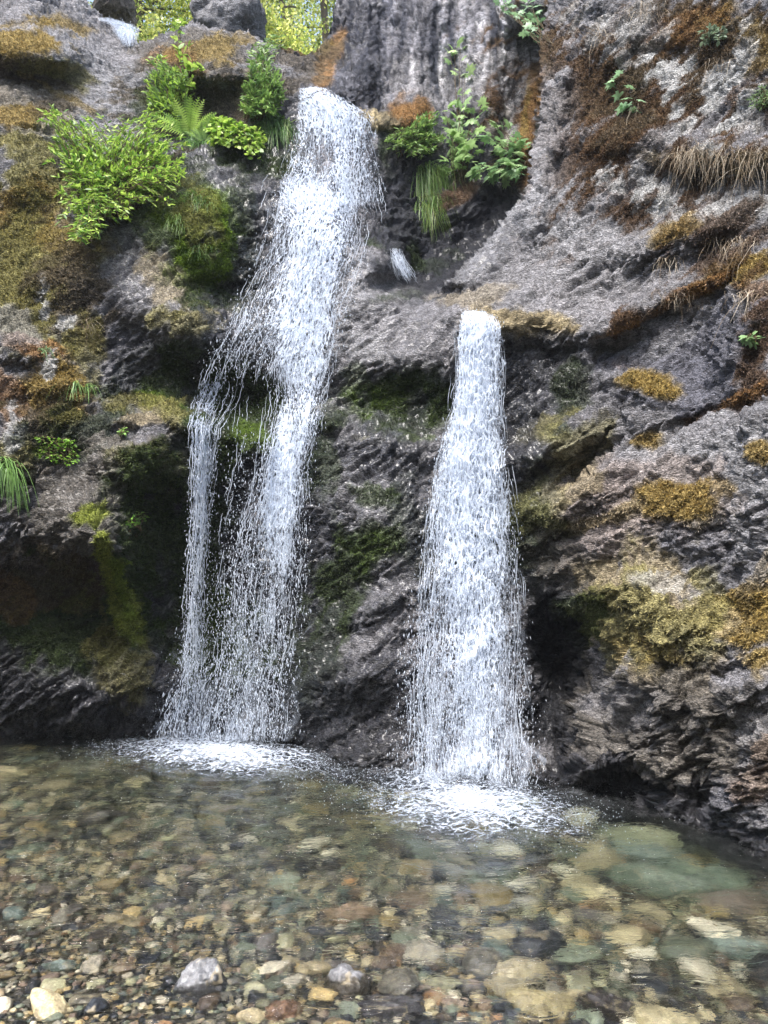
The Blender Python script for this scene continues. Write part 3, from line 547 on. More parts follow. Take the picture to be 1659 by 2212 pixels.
GREAT = [ # u, v, wpx, hpx, height, emerge, colour, yaw, label
 (437, 2118, 104, 62, .13, .07, (.05, .05, .05), .3, 'dark wet stone with a painted pale sky reflection on top, rising from the shallows'),
 (748, 2112, 96, 54, .11, .055, (.06, .05, .035), -.2, 'brown wet stone breaking the surface, weedy at one side, with a painted pale glint'),
 (610, 2172, 80, 40, .08, .01, (.16, .09, .05), .5, 'reddish brown wedge of rock just awash beside the dark stones'),
 (1120, 2085, 150, 90, .10, -.07, (.42, .35, .21), .2, 'large tan flat stone under the shallow rippled water'),
 (1160, 2150, 150, 80, .10, -.06, (.38, .31, .16), -.3, 'ochre flat stone with a dark patch, under water next to a black rock'),
 (1310, 2150, 130, 90, .14, -.03, (.045, .038, .036), 0., 'black rounded rock just under the surface between tan stones'),
 (1420, 1885, 230, 105, .26, -.16, (.15, .18, .125), -.5, 'big pale green boulder lying under water, its top glinting'),
 (1395, 1790, 190, 60, .16, -.22, (.30, .30, .18), -.35, 'long pale yellow-green slab under water below the rock wall'),
 (1400, 1832, 160, 50, .15, -.25, (.24, .28, .23), -.3, 'pale bluish submerged slab between two larger green boulders'),
 (1530, 1880, 190, 70, .18, -.2, (.18, .22, .155), -.5, 'mint green submerged boulder with a pinkish underside'),
 (1590, 1935, 170, 40, .1, -.22, (.20, .15, .115), -.4, 'long pink-brown submerged stone beside the mint green boulder'),
 (1595, 2040, 150, 70, .12, -.15, (.17, .21, .17), -.2, 'grey-green submerged boulder by the dark edge of the pool'),
 (850, 2160, 150, 50, .08, -.02, (.06, .055, .055), .1, 'dark grey flat rock under the ripples in front of the brown stone'),
 (760, 1955, 120, 60, .1, -.05, (.22, .15, .09), .2, 'brown rounded stone under water in the middle of the shallows'),
 (1440, 2190, 150, 60, .08, -.05, (.45, .38, .22), 0., 'large pale tan slab under water at the lower edge of the view'),
]
gp = []
for (u, v, wp, hp, hh, em, c, yaw, lab) in GREAT:
    dx, dz = ray(u, v); Y = -CAMZ / dz; x = dx * Y
    zb = float(bed_z(np.array(x), np.array(Y)))
    if em < 0:   # seen through the surface: the sight line bends down
        hx, hy = float(dx), 1.0; hl = math.hypot(hx, hy); si = hl / math.sqrt(hl * hl + float(dz) ** 2) / 1.333; tt = si / math.sqrt(1 - si * si)
        x = float(x) + hx / hl * tt * (-em); Y = float(Y) + hy / hl * tt * (-em); zb = float(bed_z(np.array(x), np.array(Y)))
    sx = wp / PW * Y * .58; sy = sx * (0.62 if em < 0 else .8)
    gp.append((x, Y, max(sx, sy)))
    top = em if em > 0 else max(em, zb + hh * .8)
    Vs, F = stone_shape(5, 900 + len(gp), 14, .45, .12)
    cz, sz = math.cos(yaw), math.sin(yaw); V = Vs * np.array([sx, sy, hh])
    V = V + 0.015 * fbm(Vs * 5 + len(gp) * 5, 4)[:, None] * Vs
    V = np.stack([V[:, 0] * cz - V[:, 1] * sz, V[:, 0] * sz + V[:, 1] * cz, V[:, 2]], -1)
    cc = np.tile(np.array(c), (len(V), 1))
    if lab.startswith(('dark wet stone', 'brown wet stone')):   # white sky reflection painted as a pale patch on the crown
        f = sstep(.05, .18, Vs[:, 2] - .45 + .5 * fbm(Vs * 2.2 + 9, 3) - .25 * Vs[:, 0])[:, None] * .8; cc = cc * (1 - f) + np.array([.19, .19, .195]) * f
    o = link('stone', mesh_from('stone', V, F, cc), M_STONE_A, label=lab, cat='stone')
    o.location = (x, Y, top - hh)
# dart throwing with size depending on place
cells = {}; peb = []
def sizef(x, y):
    far = np.clip((y - 2.4) / 4.5, 0, 1); right = np.clip((x + 0.7) / 1.6, 0, 1)
    return 0.019 + 0.026 * far + 0.034 * right
cand = rng.random((120000, 6))
K = 0.30
for q in cand:
    y = 1.7 + (7.6 - 1.7) * q[0] ** 1.25; x = (q[1] - .5) * (1.16 * y + .6)
    if x > 3.4 - 0.0 or (y > 7.2 - .75 * max(x + .5, -1.0) * 1.0 + .4): continue
    s0 = float(sizef(x, y)); r_ = s0 * (0.55 + 1.9 * q[2] ** 2.6)
    if q[2] > .985: r_ *= 1.5
    ok = True; ci, cj = int(x // K), int(y // K)
    for a in (-1, 0, 1):
        for b in (-1, 0, 1):
            for (px, py, pr) in cells.get((ci + a, cj + b), ()):
                if (px - x) ** 2 + (py - y) ** 2 < (0.72 * (pr + r_)) ** 2: ok = False; break
            if not ok: break
        if not ok: break
    if ok:
        for (gx, gy, gr) in gp:
            if (gx - x) ** 2 + (gy - y) ** 2 < (0.8 * gr) ** 2: ok = False; break
    if ok:
        cells.setdefault((ci, cj), []).append((x, y, r_)); peb.append((x, y, r_, q[3], q[4], q[5]))
print('pebbles', len(peb))
peb.sort(key=lambda p: -p[2] / p[1] * (1 if abs(p[0]) < .5 * p[1] + .1 and p[1] > 2.55 else .01))
SH = [stone_shape(4, 10 + k, 8 + k % 5, .12 + .1 * (k % 3), .12) for k in range(14)]
SL = [stone_shape(2, 10 + k, 8 + k % 5, .18, .08) for k in range(14)]
SM = [mesh_from('pebble', V, F) for V, F in SH]
for me in SM: me.materials.append(M_STONE_O)
Va, Fa, Ca, off = [], [], [], 0
for k, (x, y, r_, a, b, c) in enumerate(peb):
    rr = np.random.default_rng(k + 5)
    fl = rr.uniform(.28, .6); el = rr.uniform(.62, 1.0); rx = r_ / math.sqrt(el) * 1.05
    ci_ = rr.choice(len(pc), p=pw)
    if r_ > .055 and ci_ in (7, 8): ci_ = 3
    col = pc[ci_] * rr.uniform(.45, 1.3)
    q = Quaternion((0, 0, 1), a * 6.283) @ Quaternion((1, 0, 0), rr.normal() * .22) @ Quaternion((0, 1, 0), rr.normal() * .22)
    z = float(bed_z(np.array(x), np.array(y))) + r_ * fl * rr.uniform(.25, .75)
    M = Matrix.LocRotScale(Vector((x, y, z)), q, Vector((rx, rx * el, rx * fl)))
    if k < 300:
        o = bpy.data.objects.new('pebble', SM[k % 14]); COL.objects.link(o); o.matrix_world = M; o.parent = bed; o.color = (*np.clip(col, 0, 1), 1)
    else:
        V, F = SL[k % 14]; m = np.array(M); Vw = V @ m[:3, :3].T + m[:3, 3]
        Va.append(Vw); Fa.append(F + off); off += len(V); Ca.append(np.tile(col, (len(V), 1)))
gx = np.random.default_rng(77)   # fine gravel between them
for k in range(5200):
    y = 2.3 + 2.6 * gx.random() ** 1.3; x = (gx.random() - .5) * (1.12 * y + .3); r_ = gx.uniform(.008, .02)
    V, F = SL[k % 14]; V = V[:12 * 0 + len(V)]
    z = float(bed_z(np.array(x), np.array(y))) + r_ * .3 + gx.random() * .012
    a = gx.random() * 6.28; ca, sa = math.cos(a), math.sin(a); W_ = V * np.array([r_, r_ * .8, r_ * .6])
    Va.append(np.stack([W_[:, 0] * ca - W_[:, 1] * sa + x, W_[:, 0] * sa + W_[:, 1] * ca + y, W_[:, 2] + z], -1)); Fa.append(F + off); off += len(V)
    Ca.append(np.tile(pc[gx.choice(len(pc), p=pw)] * gx.uniform(.7, 1.2), (len(V), 1)))
link('gravel', mesh_from('gravel', np.concatenate(Va), np.concatenate(Fa), np.concatenate(Ca)), M_STONE_A, parent=bed, kind='stuff')

# ------------------------------------------------------------------ pool water
FB = [(-1.45, 7.15, 1.0), (-.9, 6.95, .8), (.35, 5.9, 1.0), (.75, 5.75, 1.0)]
def ripple(X, Y):
    z = np.zeros_like(X)
    P = np.stack([X.ravel(), Y.ravel(), 0 * X.ravel()], -1)
    wb = fbm(P * 1.4, 3).reshape(X.shape) * .35
    for k, (fx, fy, a) in enumerate(FB):
        r = np.sqrt((X - fx) ** 2 + (Y - fy) ** 2) + wb
        z += a * .0062 * np.sin(r * 2 * math.pi / (.19 + .05 * k) + k) * np.exp(-r / 3.0)
    q = P * np.array([3.2, 6.5, 1]); z += .0090 * fbm(q + 4, 3).reshape(X.shape)
    q = P * np.array([9, 17, 1]); z += .0046 * fbm(q + 40, 3, ridge=True).reshape(X.shape)
    return z
ty = np.linspace(0, 1, 620); ys = 1.0 + 8.0 * ty ** 1.6
tx = np.linspace(-1, 1, 520)
Yw, Xw = np.meshgrid(ys, tx, indexing='ij'); Xw = Xw * (0.62 * Yw + .8)
near_fall = np.zeros_like(Xw)
for (fx, fy, a) in FB: near_fall = np.maximum(near_fall, np.exp(-(((Xw - fx) / .7) ** 2 + ((Yw - fy) / .55) ** 2)))
Zw = ripple(Xw, Yw) * (1 + 1.3 * near_fall) + .02 * near_fall * fbm(np.stack([Xw * 14, Yw * 20, Xw * 0], -1).reshape(-1, 3), 3, ridge=True).reshape(Xw.shape)
n, m_ = Xw.shape; i = np.arange(n * m_).reshape(n, m_)
F = np.stack([i[:-1, :-1], i[:-1, 1:], i[1:, 1:], i[1:, :-1]], -1).reshape(-1, 4)
V = np.stack([Xw, Yw, Zw], -1).reshape(-1, 3)
per = np.r_[i[0, :], i[1:, -1], i[-1, -2::-1], i[-2:0:-1, 0]]
base = V[per].copy(); base[:, 2] = -1.5; nb = len(V); V2 = np.r_[V, base]; k = len(per)
sidef = np.stack([per, nb + np.arange(k), nb + (np.arange(k) + 1) % k, np.roll(per, -1)], -1)
cen = len(V2); V2 = np.r_[V2, [[0, 4.5, -1.5]]]
capf = np.stack([nb + np.arange(k), np.full(k, cen), np.full(k, cen), nb + (np.arange(k) + 1) % k], -1)
me = bpy.data.meshes.new('pool_water')
faces = np.r_[F, sidef].tolist() + [(a, b, d) for a, b, _, d in capf.tolist()]
me.from_pydata(V2.tolist(), [], faces); me.polygons.foreach_set('use_smooth', np.ones(len(me.polygons), bool))
m, nt, out = newmat('water')
g = N(nt, 'ShaderNodeBsdfPrincipled', Roughness=0.0, IOR=1.333); g.inputs['Transmission Weight'].default_value = 1; g.inputs['Base Color'].default_value = (1, 1, 1, 1)
geo = N(nt, 'ShaderNodeNewGeometry'); mp = N(nt, 'ShaderNodeMapping'); mp.inputs['Scale'].default_value = (22, 38, 1); L(nt, geo.outputs['Position'], mp.inputs[0])
nn = N(nt, 'ShaderNodeTexNoise', Scale=1.0, Detail=3.0, Roughness=.55, Distortion=.6); L(nt, mp.outputs[0], nn.inputs['Vector'])
mp3 = N(nt, 'ShaderNodeMapping'); mp3.inputs['Scale'].default_value = (7, 26, 1); L(nt, geo.outputs['Position'], mp3.inputs[0])
n3 = N(nt, 'ShaderNodeTexNoise', Scale=1.0, Detail=2.0, Roughness=.5, Distortion=.8); L(nt, mp3.outputs[0], n3.inputs['Vector'])
hh_ = math_(nt, 'MULTIPLY', nn.outputs['Fac'], .0075); hh_ = math_(nt, 'MULTIPLY_ADD', ramp(nt, n3.outputs['Fac'], .60, .74), .013, hh_)
bp = N(nt, 'ShaderNodeBump', Strength=1.0, Distance=1.0); L(nt, hh_, bp.inputs['Height']); L(nt, bp.outputs[0], g.inputs['Normal'])
va = N(nt, 'ShaderNodeVolumeAbsorption', Density=1.0); va.inputs['Color'].default_value = (.20, .37, .30, 1)
L(nt, g.outputs[0], out.inputs['Surface']); L(nt, va.outputs[0], out.inputs['Volume'])
link('pool_water', me, m, kind='structure', label='clear rippled water of the pool over pebbles')

# ------------------------------------------------------------------ falling water
def foam_mat(name, sx, sy, cell, soft, alpha=.93):
    m, nt, out = newmat(name)
    a1 = N(nt, 'ShaderNodeAttribute', attribute_name='fu'); a2 = N(nt, 'ShaderNodeAttribute', attribute_name='fv'); a3 = N(nt, 'ShaderNodeAttribute', attribute_name='seed')
    de = N(nt, 'ShaderNodeAttribute', attribute_name='dens')
    cx = N(nt, 'ShaderNodeCombineXYZ'); L(nt, math_(nt, 'MULTIPLY', a1.outputs['Fac'], sx), cx.inputs[0]); L(nt, math_(nt, 'MULTIPLY', a2.outputs['Fac'], sy), cx.inputs[1]); L(nt, a3.outputs['Fac'], cx.inputs[2])
    ns = N(nt, 'ShaderNodeTexNoise', Scale=1.0, Detail=5.0, Roughness=.62, Distortion=.5); L(nt, cx.outputs[0], ns.inputs['Vector'])
    warp = mixc(nt, .35, cx.outputs[0], ns.outputs['Color'], 'ADD')
    vo = N(nt, 'ShaderNodeTexVoronoi', Scale=cell, feature='DISTANCE_TO_EDGE'); L(nt, warp, vo.inputs['Vector'])
    net = ramp(nt, vo.outputs['Distance'], 0.0, 0.22, 1.0, 0.0)
    fine = N(nt, 'ShaderNodeTexNoise', Scale=4.2, Detail=3.0, Roughness=.6); L(nt, cx.outputs[0], fine.inputs['Vector'])
    v = math_(nt, 'MULTIPLY', net, .34); v = math_(nt, 'MULTIPLY_ADD', ramp(nt, ns.outputs['Fac'], .28, .72), .40, v); v = math_(nt, 'MULTIPLY_ADD', ramp(nt, fine.outputs['Fac'], .3, .7), .26, v)
    th = math_(nt, 'SUBTRACT', 1.0, de.outputs['Fac'])
    al = math_(nt, 'DIVIDE', math_(nt, 'SUBTRACT', v, th), soft, clamp=True)
    b = N(nt, 'ShaderNodeBsdfPrincipled', Roughness=.25); b.inputs['Base Color'].default_value = (.76, .84, .96, 1)
    bp = N(nt, 'ShaderNodeBump', Strength=.8, Distance=.02); L(nt, v, bp.inputs['Height']); L(nt, bp.outputs[0], b.inputs['Normal'])
    tl = N(nt, 'ShaderNodeBsdfTranslucent'); tl.inputs['Color'].default_value = (.76, .84, .96, 1)
    mx = N(nt, 'ShaderNodeMixShader'); mx.inputs[0].default_value = .3; L(nt, b.outputs[0], mx.inputs[1]); L(nt, tl.outputs[0], mx.inputs[2])
    tr = N(nt, 'ShaderNodeBsdfTransparent'); m2 = N(nt, 'ShaderNodeMixShader')
    al = math_(nt, 'MULTIPLY', al, alpha)
    L(nt, al, m2.inputs[0]); L(nt, tr.outputs[0], m2.inputs[1]); L(nt, mx.outputs[0], m2.inputs[2]); L(nt, m2.outputs[0], out.inputs[0])
    return m
M_FALL = foam_mat('falling_water', 30.0, 9.0, 1.0, .17)
M_VEIL = foam_mat('spray_veil', 5.0, 2.2, 1.0, .8, .42)
M_FOAM = foam_mat('pool_foam', 13.0, 24.0, 1.2, .38)
m, nt, out = newmat('droplet'); b = N(nt, 'ShaderNodeBsdfPrincipled', Roughness=.15); b.inputs['Base Color'].default_value = (.84, .90, .98, 1)
tl = N(nt, 'ShaderNodeBsdfTranslucent'); tl.inputs['Color'].default_value = (.84, .90, .98, 1)
mx = N(nt, 'ShaderNodeMixShader'); mx.inputs[0].default_value = .4; L(nt, b.outputs[0], mx.inputs[1]); L(nt, tl.outputs[0], mx.inputs[2])
tr = N(nt, 'ShaderNodeBsdfTransparent'); m2 = N(nt, 'ShaderNodeMixShader'); m2.inputs[0].default_value = .62; L(nt, tr.outputs[0], m2.inputs[1]); L(nt, mx.outputs[0], m2.inputs[2]); L(nt, m2.outputs[0], out.inputs[0])
M_DROP = m

Dg = PDg[..., 1]
def fall_field(outline, ns=26, dv=7.0, lift=.05):
    o = np.array(outline, float); vs = np.arange(o[0, 0], o[-1, 0] + .1, dv)
    uL = np.interp(vs, o[:, 0], o[:, 1]); uR = np.interp(vs, o[:, 0], o[:, 2]); de = np.interp(vs, o[:, 0], o[:, 3])
    s = np.linspace(0, 1, ns); U = uL[:, None] + (uR - uL)[:, None] * s; Vv = np.repeat(vs[:, None], ns, 1)
    Y = surf(U, Vv)[..., 1]
    for du, dv_ in ((-10, 0), (10, 0), (0, 8), (0, -8)): Y = np.minimum(Y, surf(U + du, Vv + dv_)[..., 1])
    Y = np.minimum.accumulate(Y, 0); Y = blur(Y, 8) - lift
    return vs, s, U, Vv, Y, de
HOLES = [(478,1060,16,110,.5),(500,1230,12,80,.3),(575,1250,7,70,.25),(618,1380,7,90,.25),(470,1420,14,80,.3),(520,1500,9,60,.25),(590,1500,9,60,.25),(552,850,46,34,1.2),(510,880,30,26,.8),(545,920,34,40,.9),(700,340,22,34,.35),(672,300,8,22,.25),(722,410,14,20,.2),(655,330,10,12,.3),(545,870,30,40,.4),(560,760,30,20,.15),(470,900,8,40,.3),(620,520,10,80,.12),(560,1400,14,90,.18),(600,1300,8,120,.15),(760,340,6,50,.2),(1010,1300,16,90,.10),(1060,1500,12,100,.12),(960,1500,12,90,.15),(1030,1080,10,70,.08),(690,620,8,70,.12),(640,950,8,60,.15),(530,1300,16,80,.15),(1100,1300,8,120,.12)]
def fall_sheet(outline, seed, lift, parent, dmul=1.0, jag=6.0, fin=12., fout=25., core=None, mat=None):
    vs, s, U, Vv, Y, de = fall_field(outline, 30, 6.0, lift)
    q = np.stack([Vv.ravel() / 50, U.ravel() / 90, np.full(U.size, seed * 3.3)], -1)
    wob = fbm(q, 3).reshape(U.shape); e = (s[None] * 2 - 1)
    U = U + wob * jag * 1.6 + e * jag * wob
    Y = Y + .03 * fbm(np.stack([Vv.ravel() / 160, U.ravel() / 26, np.full(U.size, seed * 3.3)], -1), 3).reshape(U.shape)
    P = pt(U, Vv, Y)
    P[..., 2] = np.maximum(P[..., 2], -.03)
    keep = P[..., 2] > -.02
    fu = np.cumsum(np.r_[np.zeros((1, len(vs))), np.linalg.norm(np.diff(P, axis=1), axis=-1).T], 0).T; fu = fu - fu.mean(1, keepdims=True)
    fv = np.cumsum(np.r_[np.zeros((1, len(s))), np.linalg.norm(np.diff(P, axis=0), axis=-1)], 0); fv = np.repeat(fv.mean(1, keepdims=True), len(s), 1)
    Z_ = 0
    st = fbm(np.stack([fu.ravel() * 7, fv.ravel() * .5, np.full(U.size, seed * 9.1)], -1), 3).reshape(U.shape)
    edge = 1 - np.abs(e) ** 3
    D = de[:, None] * dmul - .07 + .24 * st - .30 * (1 - edge)
    if core is not None:
        c = np.array(core, float); cu = np.interp(vs, c[:, 0], c[:, 1])[:, None]; cw = np.interp(vs, c[:, 0], c[:, 2])[:, None]; ca = np.interp(vs, c[:, 0], c[:, 3])[:, None]
        D = D - ca + (ca + .06) * np.exp(-((U - cu) / cw) ** 4)
    for (hu, hv, ra, rb, am) in HOLES: D = D - am * np.exp(-((U - hu) / ra) ** 2 - ((Vv - hv) / rb) ** 2)
    D = D + .10 * fbm(np.stack([U.ravel() / 40, Vv.ravel() / 55, np.full(U.size, seed * 2.)], -1), 3).reshape(U.shape)
    D = D - .45 * sstep(fin, 0, Vv - vs[0]) - .45 * sstep(fout, 0, vs[-1] - Vv)
    i = np.arange(P[..., 0].size).reshape(P.shape[:2]); F = np.stack([i[:-1, :-1], i[1:, :-1], i[1:, 1:], i[:-1, 1:]], -1).reshape(-1, 4)
    F = F[keep.ravel()[F].any(1)]
    me = mesh_from('water_sheet', P.reshape(-1, 3), F, None, True, {'fu': fu.ravel(), 'fv': fv.ravel() , 'dens': D.ravel(), 'seed': np.full(P[..., 0].size, seed * 5.7)})
    return link('spray' if mat else 'water_sheet', me, mat or M_FALL, parent=parent)
OV, OF = np.array([[1, 0, 0], [0, 1, 0], [-1, 0, 0], [0, -1, 0], [0, 0, 1.], [0, 0, -1.]]) * 1.0, np.array([[0, 1, 4], [1, 2, 4], [2, 3, 4], [3, 0, 4], [1, 0, 5], [2, 1, 5], [3, 2, 5], [0, 3, 5]])
def drops_mesh(name, P, rad, lenm, parent, tilt=None):
    n = len(P); V = OV[None] * np.stack([rad, rad, rad * lenm], -1)[:, None]
    if tilt is not None: V[..., 0] += V[..., 2] * tilt[:, None]
    V = V + P[:, None]; F = OF[None] + (np.arange(n) * 6)[:, None, None]
    return link(name, mesh_from(name, V.reshape(-1, 3), F.reshape(-1, 3)), M_DROP, parent=parent, kind='stuff')
def strands_mesh(name, segs, rads, parent):
    """segs (n,k,3) polylines drawn as thin three-sided cords"""
    n, k, _ = segs.shape; ang = np.arange(3) * 2.094
    ring = np.stack([np.cos(ang), np.sin(ang), ang * 0], -1)
    tp = np.sin(np.linspace(.15, math.pi - .1, k)) ** .6
    V = segs[:, :, None] + ring[None, None] * (rads[:, None] * tp[None])[..., None, None]
    b = (np.arange(n) * k * 3)[:, None, None, None]; kk = (np.arange(k - 1) * 3)[None, :, None, None]; j = np.arange(3)
    f = np.stack([j, (j + 1) % 3, (j + 1) % 3 + 3, j + 3], -1)[None, None]
    F = (b + kk + f).reshape(-1, 4)
    return link(name, mesh_from(name, V.reshape(-1, 3), F), M_DROP, parent=parent, kind='stuff')
def fall_bits(outline, nd, nstr, parent, seed, spread=14, lift=.12, dr=(.0017, .0050), vmin=0, low=.5, long=1.0):
    r_ = np.random.default_rng(seed); vs, s, U, Vv, Y, de = fall_field(outline, 26, 7.0, 0)
    def at(ss, vv):
        a = np.interp(vv, vs, np.arange(len(vs))); b = ss * 25; ia = np.clip(a.astype(int), 0, len(vs) - 2); ib = np.clip(b.astype(int), 0, 24)
        return U[ia, ib] + (U[ia, ib + 1] - U[ia, ib]) * (b - ib), Y[ia, ib]
    v0, v1 = vs[0], vs[-1]; t = r_.random(nd) ** low; vv = v0 + (v1 - v0) * t; ss = np.clip(r_.beta(1.1, 1.1, nd), 0, .999)
    u, y = at(ss, vv); u = u + r_.normal(size=nd) * spread * (.35 + t); y = y - lift * r_.uniform(.2, 1.6, nd) - .15 * t * r_.random(nd)
    P = pt(u, vv + r_.normal(size=nd) * 4 - 2, y); kz = (P[:, 2] > .01) & ((v1 > 1500) | (r_.random(nd) < sstep(0, 70, v1 - vv - 30 * r_.random(nd)))); P = P[kz]
    rad = r_.uniform(dr[0], dr[1], len(P)) * (.6 + .8 * r_.random(len(P)) ** 3); drops_mesh('droplets', P, rad, r_.uniform(1.3, 5.0, len(P)), parent, r_.normal(size=len(P)) * .15)
    k = 9; t = r_.random(nstr); vv = v0 + (v1 - v0) * t * .97; ss = np.clip(r_.random(nstr), 0, .999)
    lt = r_.uniform(14, 70, nstr) * long; vv = np.minimum(vv, v1 - lt * (1 if v1 < 1500 else .2) - 40 * r_.random(nstr)); vv = np.maximum(vv, v0); vk = np.minimum(vv[:, None] + lt[:, None] * np.linspace(0, 1, k)[None], v1)
    u, y = at(np.repeat(ss, k), vk.ravel()); u = u.reshape(nstr, k); y = y.reshape(nstr, k)
    wz = np.cumsum(r_.normal(size=(nstr, k)), 1) * 1.5 + (r_.normal(size=(nstr, 1)) * spread * .5)
    P = pt(u + wz, vk, y - (lift * r_.uniform(.1, 1.4, (nstr, 1))) + .01 * r_.normal(size=(nstr, k)))
    P[..., 2] = np.maximum(P[..., 2], 0)
    strands_mesh('strands', P, r_.uniform(.0015, .0042, nstr), parent)
A_ = [(186,646,700,.62),(215,645,745,.66),(245,642,795,.66),(262,640,808,.66),(300,638,808,.6),(350,625,812,.58),(400,605,820,.6),(440,600,828,.6),(490,600,832,.55)]
B_ = [(372,592,690,.42),(400,585,760,.52),(450,578,790,.57),(500,562,800,.6),(560,548,785,.61),(620,522,768,.62),(700,492,742,.60),(760,455,722,.56),(800,438,712,.55),(850,427,704,.50)]
B2_ = [(430,640,740,.52),(500,640,740,.62),(600,620,730,.70),(700,600,720,.70),(800,600,706,.64),(850,596,700,.6)]
C_ = [(795,436,530,.50),(835,428,524,.52),(870,412,515,.48),(920,408,478,.56),(1000,411,468,.58),(1100,411,458,.52),(1180,408,446,.46),(1260,406,438,.40),(1350,402,432,.34),(1450,390,440,.28),(1598,330,450,.24)]
D_ = [(740,600,728,.5),(800,580,718,.54),(850,590,705,.56),(920,582,688,.62),(1000,560,670,.64),(1100,534,662,.60),(1200,506,657,.48),(1300,492,650,.38),(1400,478,638,.32),(1500,445,622,.30),(1604,415,612,.38)]
R_ = [(668,998,1048,.55),(682,994,1074,.66),(700,991,1083,.70),(800,986,1084,.70),(880,980,1080,.70),(950,955,1086,.69),(1000,942,1092,.67),(1100,928,1106,.65),(1200,915,1116,.62),(1300,907,1120,.60),(1400,900,1122,.58),(1500,893,1122,.52),(1600,893,1124,.46),(1700,890,1124,.44)]
lf = thing('waterfall', (-.9, 8.0, 0), 'broad left waterfall sliding over ledges and splitting in two above the pool', 'waterfall')
CB = [(372,660,70,.1),(450,690,80,.14),(520,690,75,.2),(600,668,62,.24),(700,650,58,.24),(780,640,52,.22),(850,640,45,.24)]
CC = [(795,440,90,.0),(900,440,50,.1),(1000,436,24,.2),(1200,430,18,.2),(1400,418,12,.2),(1600,400,40,.1)]
CD = [(740,650,60,.1),(900,635,42,.14),(1000,612,40,.2),(1100,606,46,.18),(1200,606,36,.2),(1300,585,30,.16),(1400,560,26,.14),(1500,545,22,.12),(1600,530,40,.06)]
CR = [(668,1030,80,.0),(900,1020,70,.05),(1100,1010,75,.06),(1300,1020,60,.1),(1450,1040,48,.14),(1600,1040,40,.14),(1700,1040,50,.1)]
for k, (o, n_) in enumerate(((A_, 3), (B_, 3), (B2_, 1), (C_, 2), (D_, 3))):
    for j in range(n_): fall_sheet(o, 1 + k * 5 + j, .03 + .06 * j, lf, 1.0 - .05 * j, 5 + 2 * j, (3 if k == 0 else 45), ((60, 95, 60, 5, 5)[k]), (None, CB, None, CC, CD)[k])
fall_bits(A_, 3500, 220, lf, 1, 8); fall_bits(B_, 5000, 380, lf, 2, 12); fall_bits(C_, 3500, 240, lf, 3, 9, low=.7, long=1.5); fall_bits(D_, 7500, 560, lf, 4, 15, low=.7, long=1.2)
fall_bits([(850,500,600,1),(1000,490,580,1),(1200,470,540,1),(1400,400,600,1),(1600,340,640,1)], 3200, 60, lf, 5, 22, low=.45, long=1.6)
fall_sheet([(1150,400,660,.45),(1350,385,660,.6),(1500,350,650,.7),(1606,320,655,.8)], 91, .3, lf, 1, 12, 200, 4, None, M_VEIL)
fall_sheet([(380,585,780,.5),(600,540,770,.55),(850,430,705,.5)], 92, .22, lf, 1, 12, 60, 80, None, M_VEIL)
for o in lf.children: o.location = -Vector(lf.location)
rf = thing('waterfall', (.9, 6.2, 0), 'narrow right waterfall dropping free from a smooth rock lip into the pool', 'waterfall')
for j in range(4): fall_sheet(R_, 40 + j, .03 + .06 * j, rf, 1.0 - .04 * j, 5 + 2 * j, 3, 5, CR)
fall_bits(R_, 10000, 1300, rf, 6, 13, low=.75, long=1.5)
fall_bits([(1300,880,1130,1),(1500,860,1150,1),(1700,860,1160,1)], 3500, 60, rf, 7, 16, low=.7)
fall_sheet([(900,950,1095,.4),(1200,900,1130,.55),(1500,875,1150,.7),(1706,860,1170,.85)], 93, .3, rf, 1, 12, 200, 4, None, M_VEIL)
for o in rf.children: o.location = -Vector(rf.location)
sf = thing('waterfall', (.3, 8.2, 3.), 'thin splash of water sliding off the rock hump beside the left waterfall', 'waterfall')
S_ = [(536,846,862,.40),(570,854,876,.50),(600,872,892,.50),(616,882,904,.36)]
fall_sheet(S_, 61, .03, sf, 1, 5); fall_sheet(S_, 64, .06, sf, 1, 7); fall_bits(S_, 600, 60, sf, 62, 12)
for o in sf.children: o.location = -Vector(sf.location)

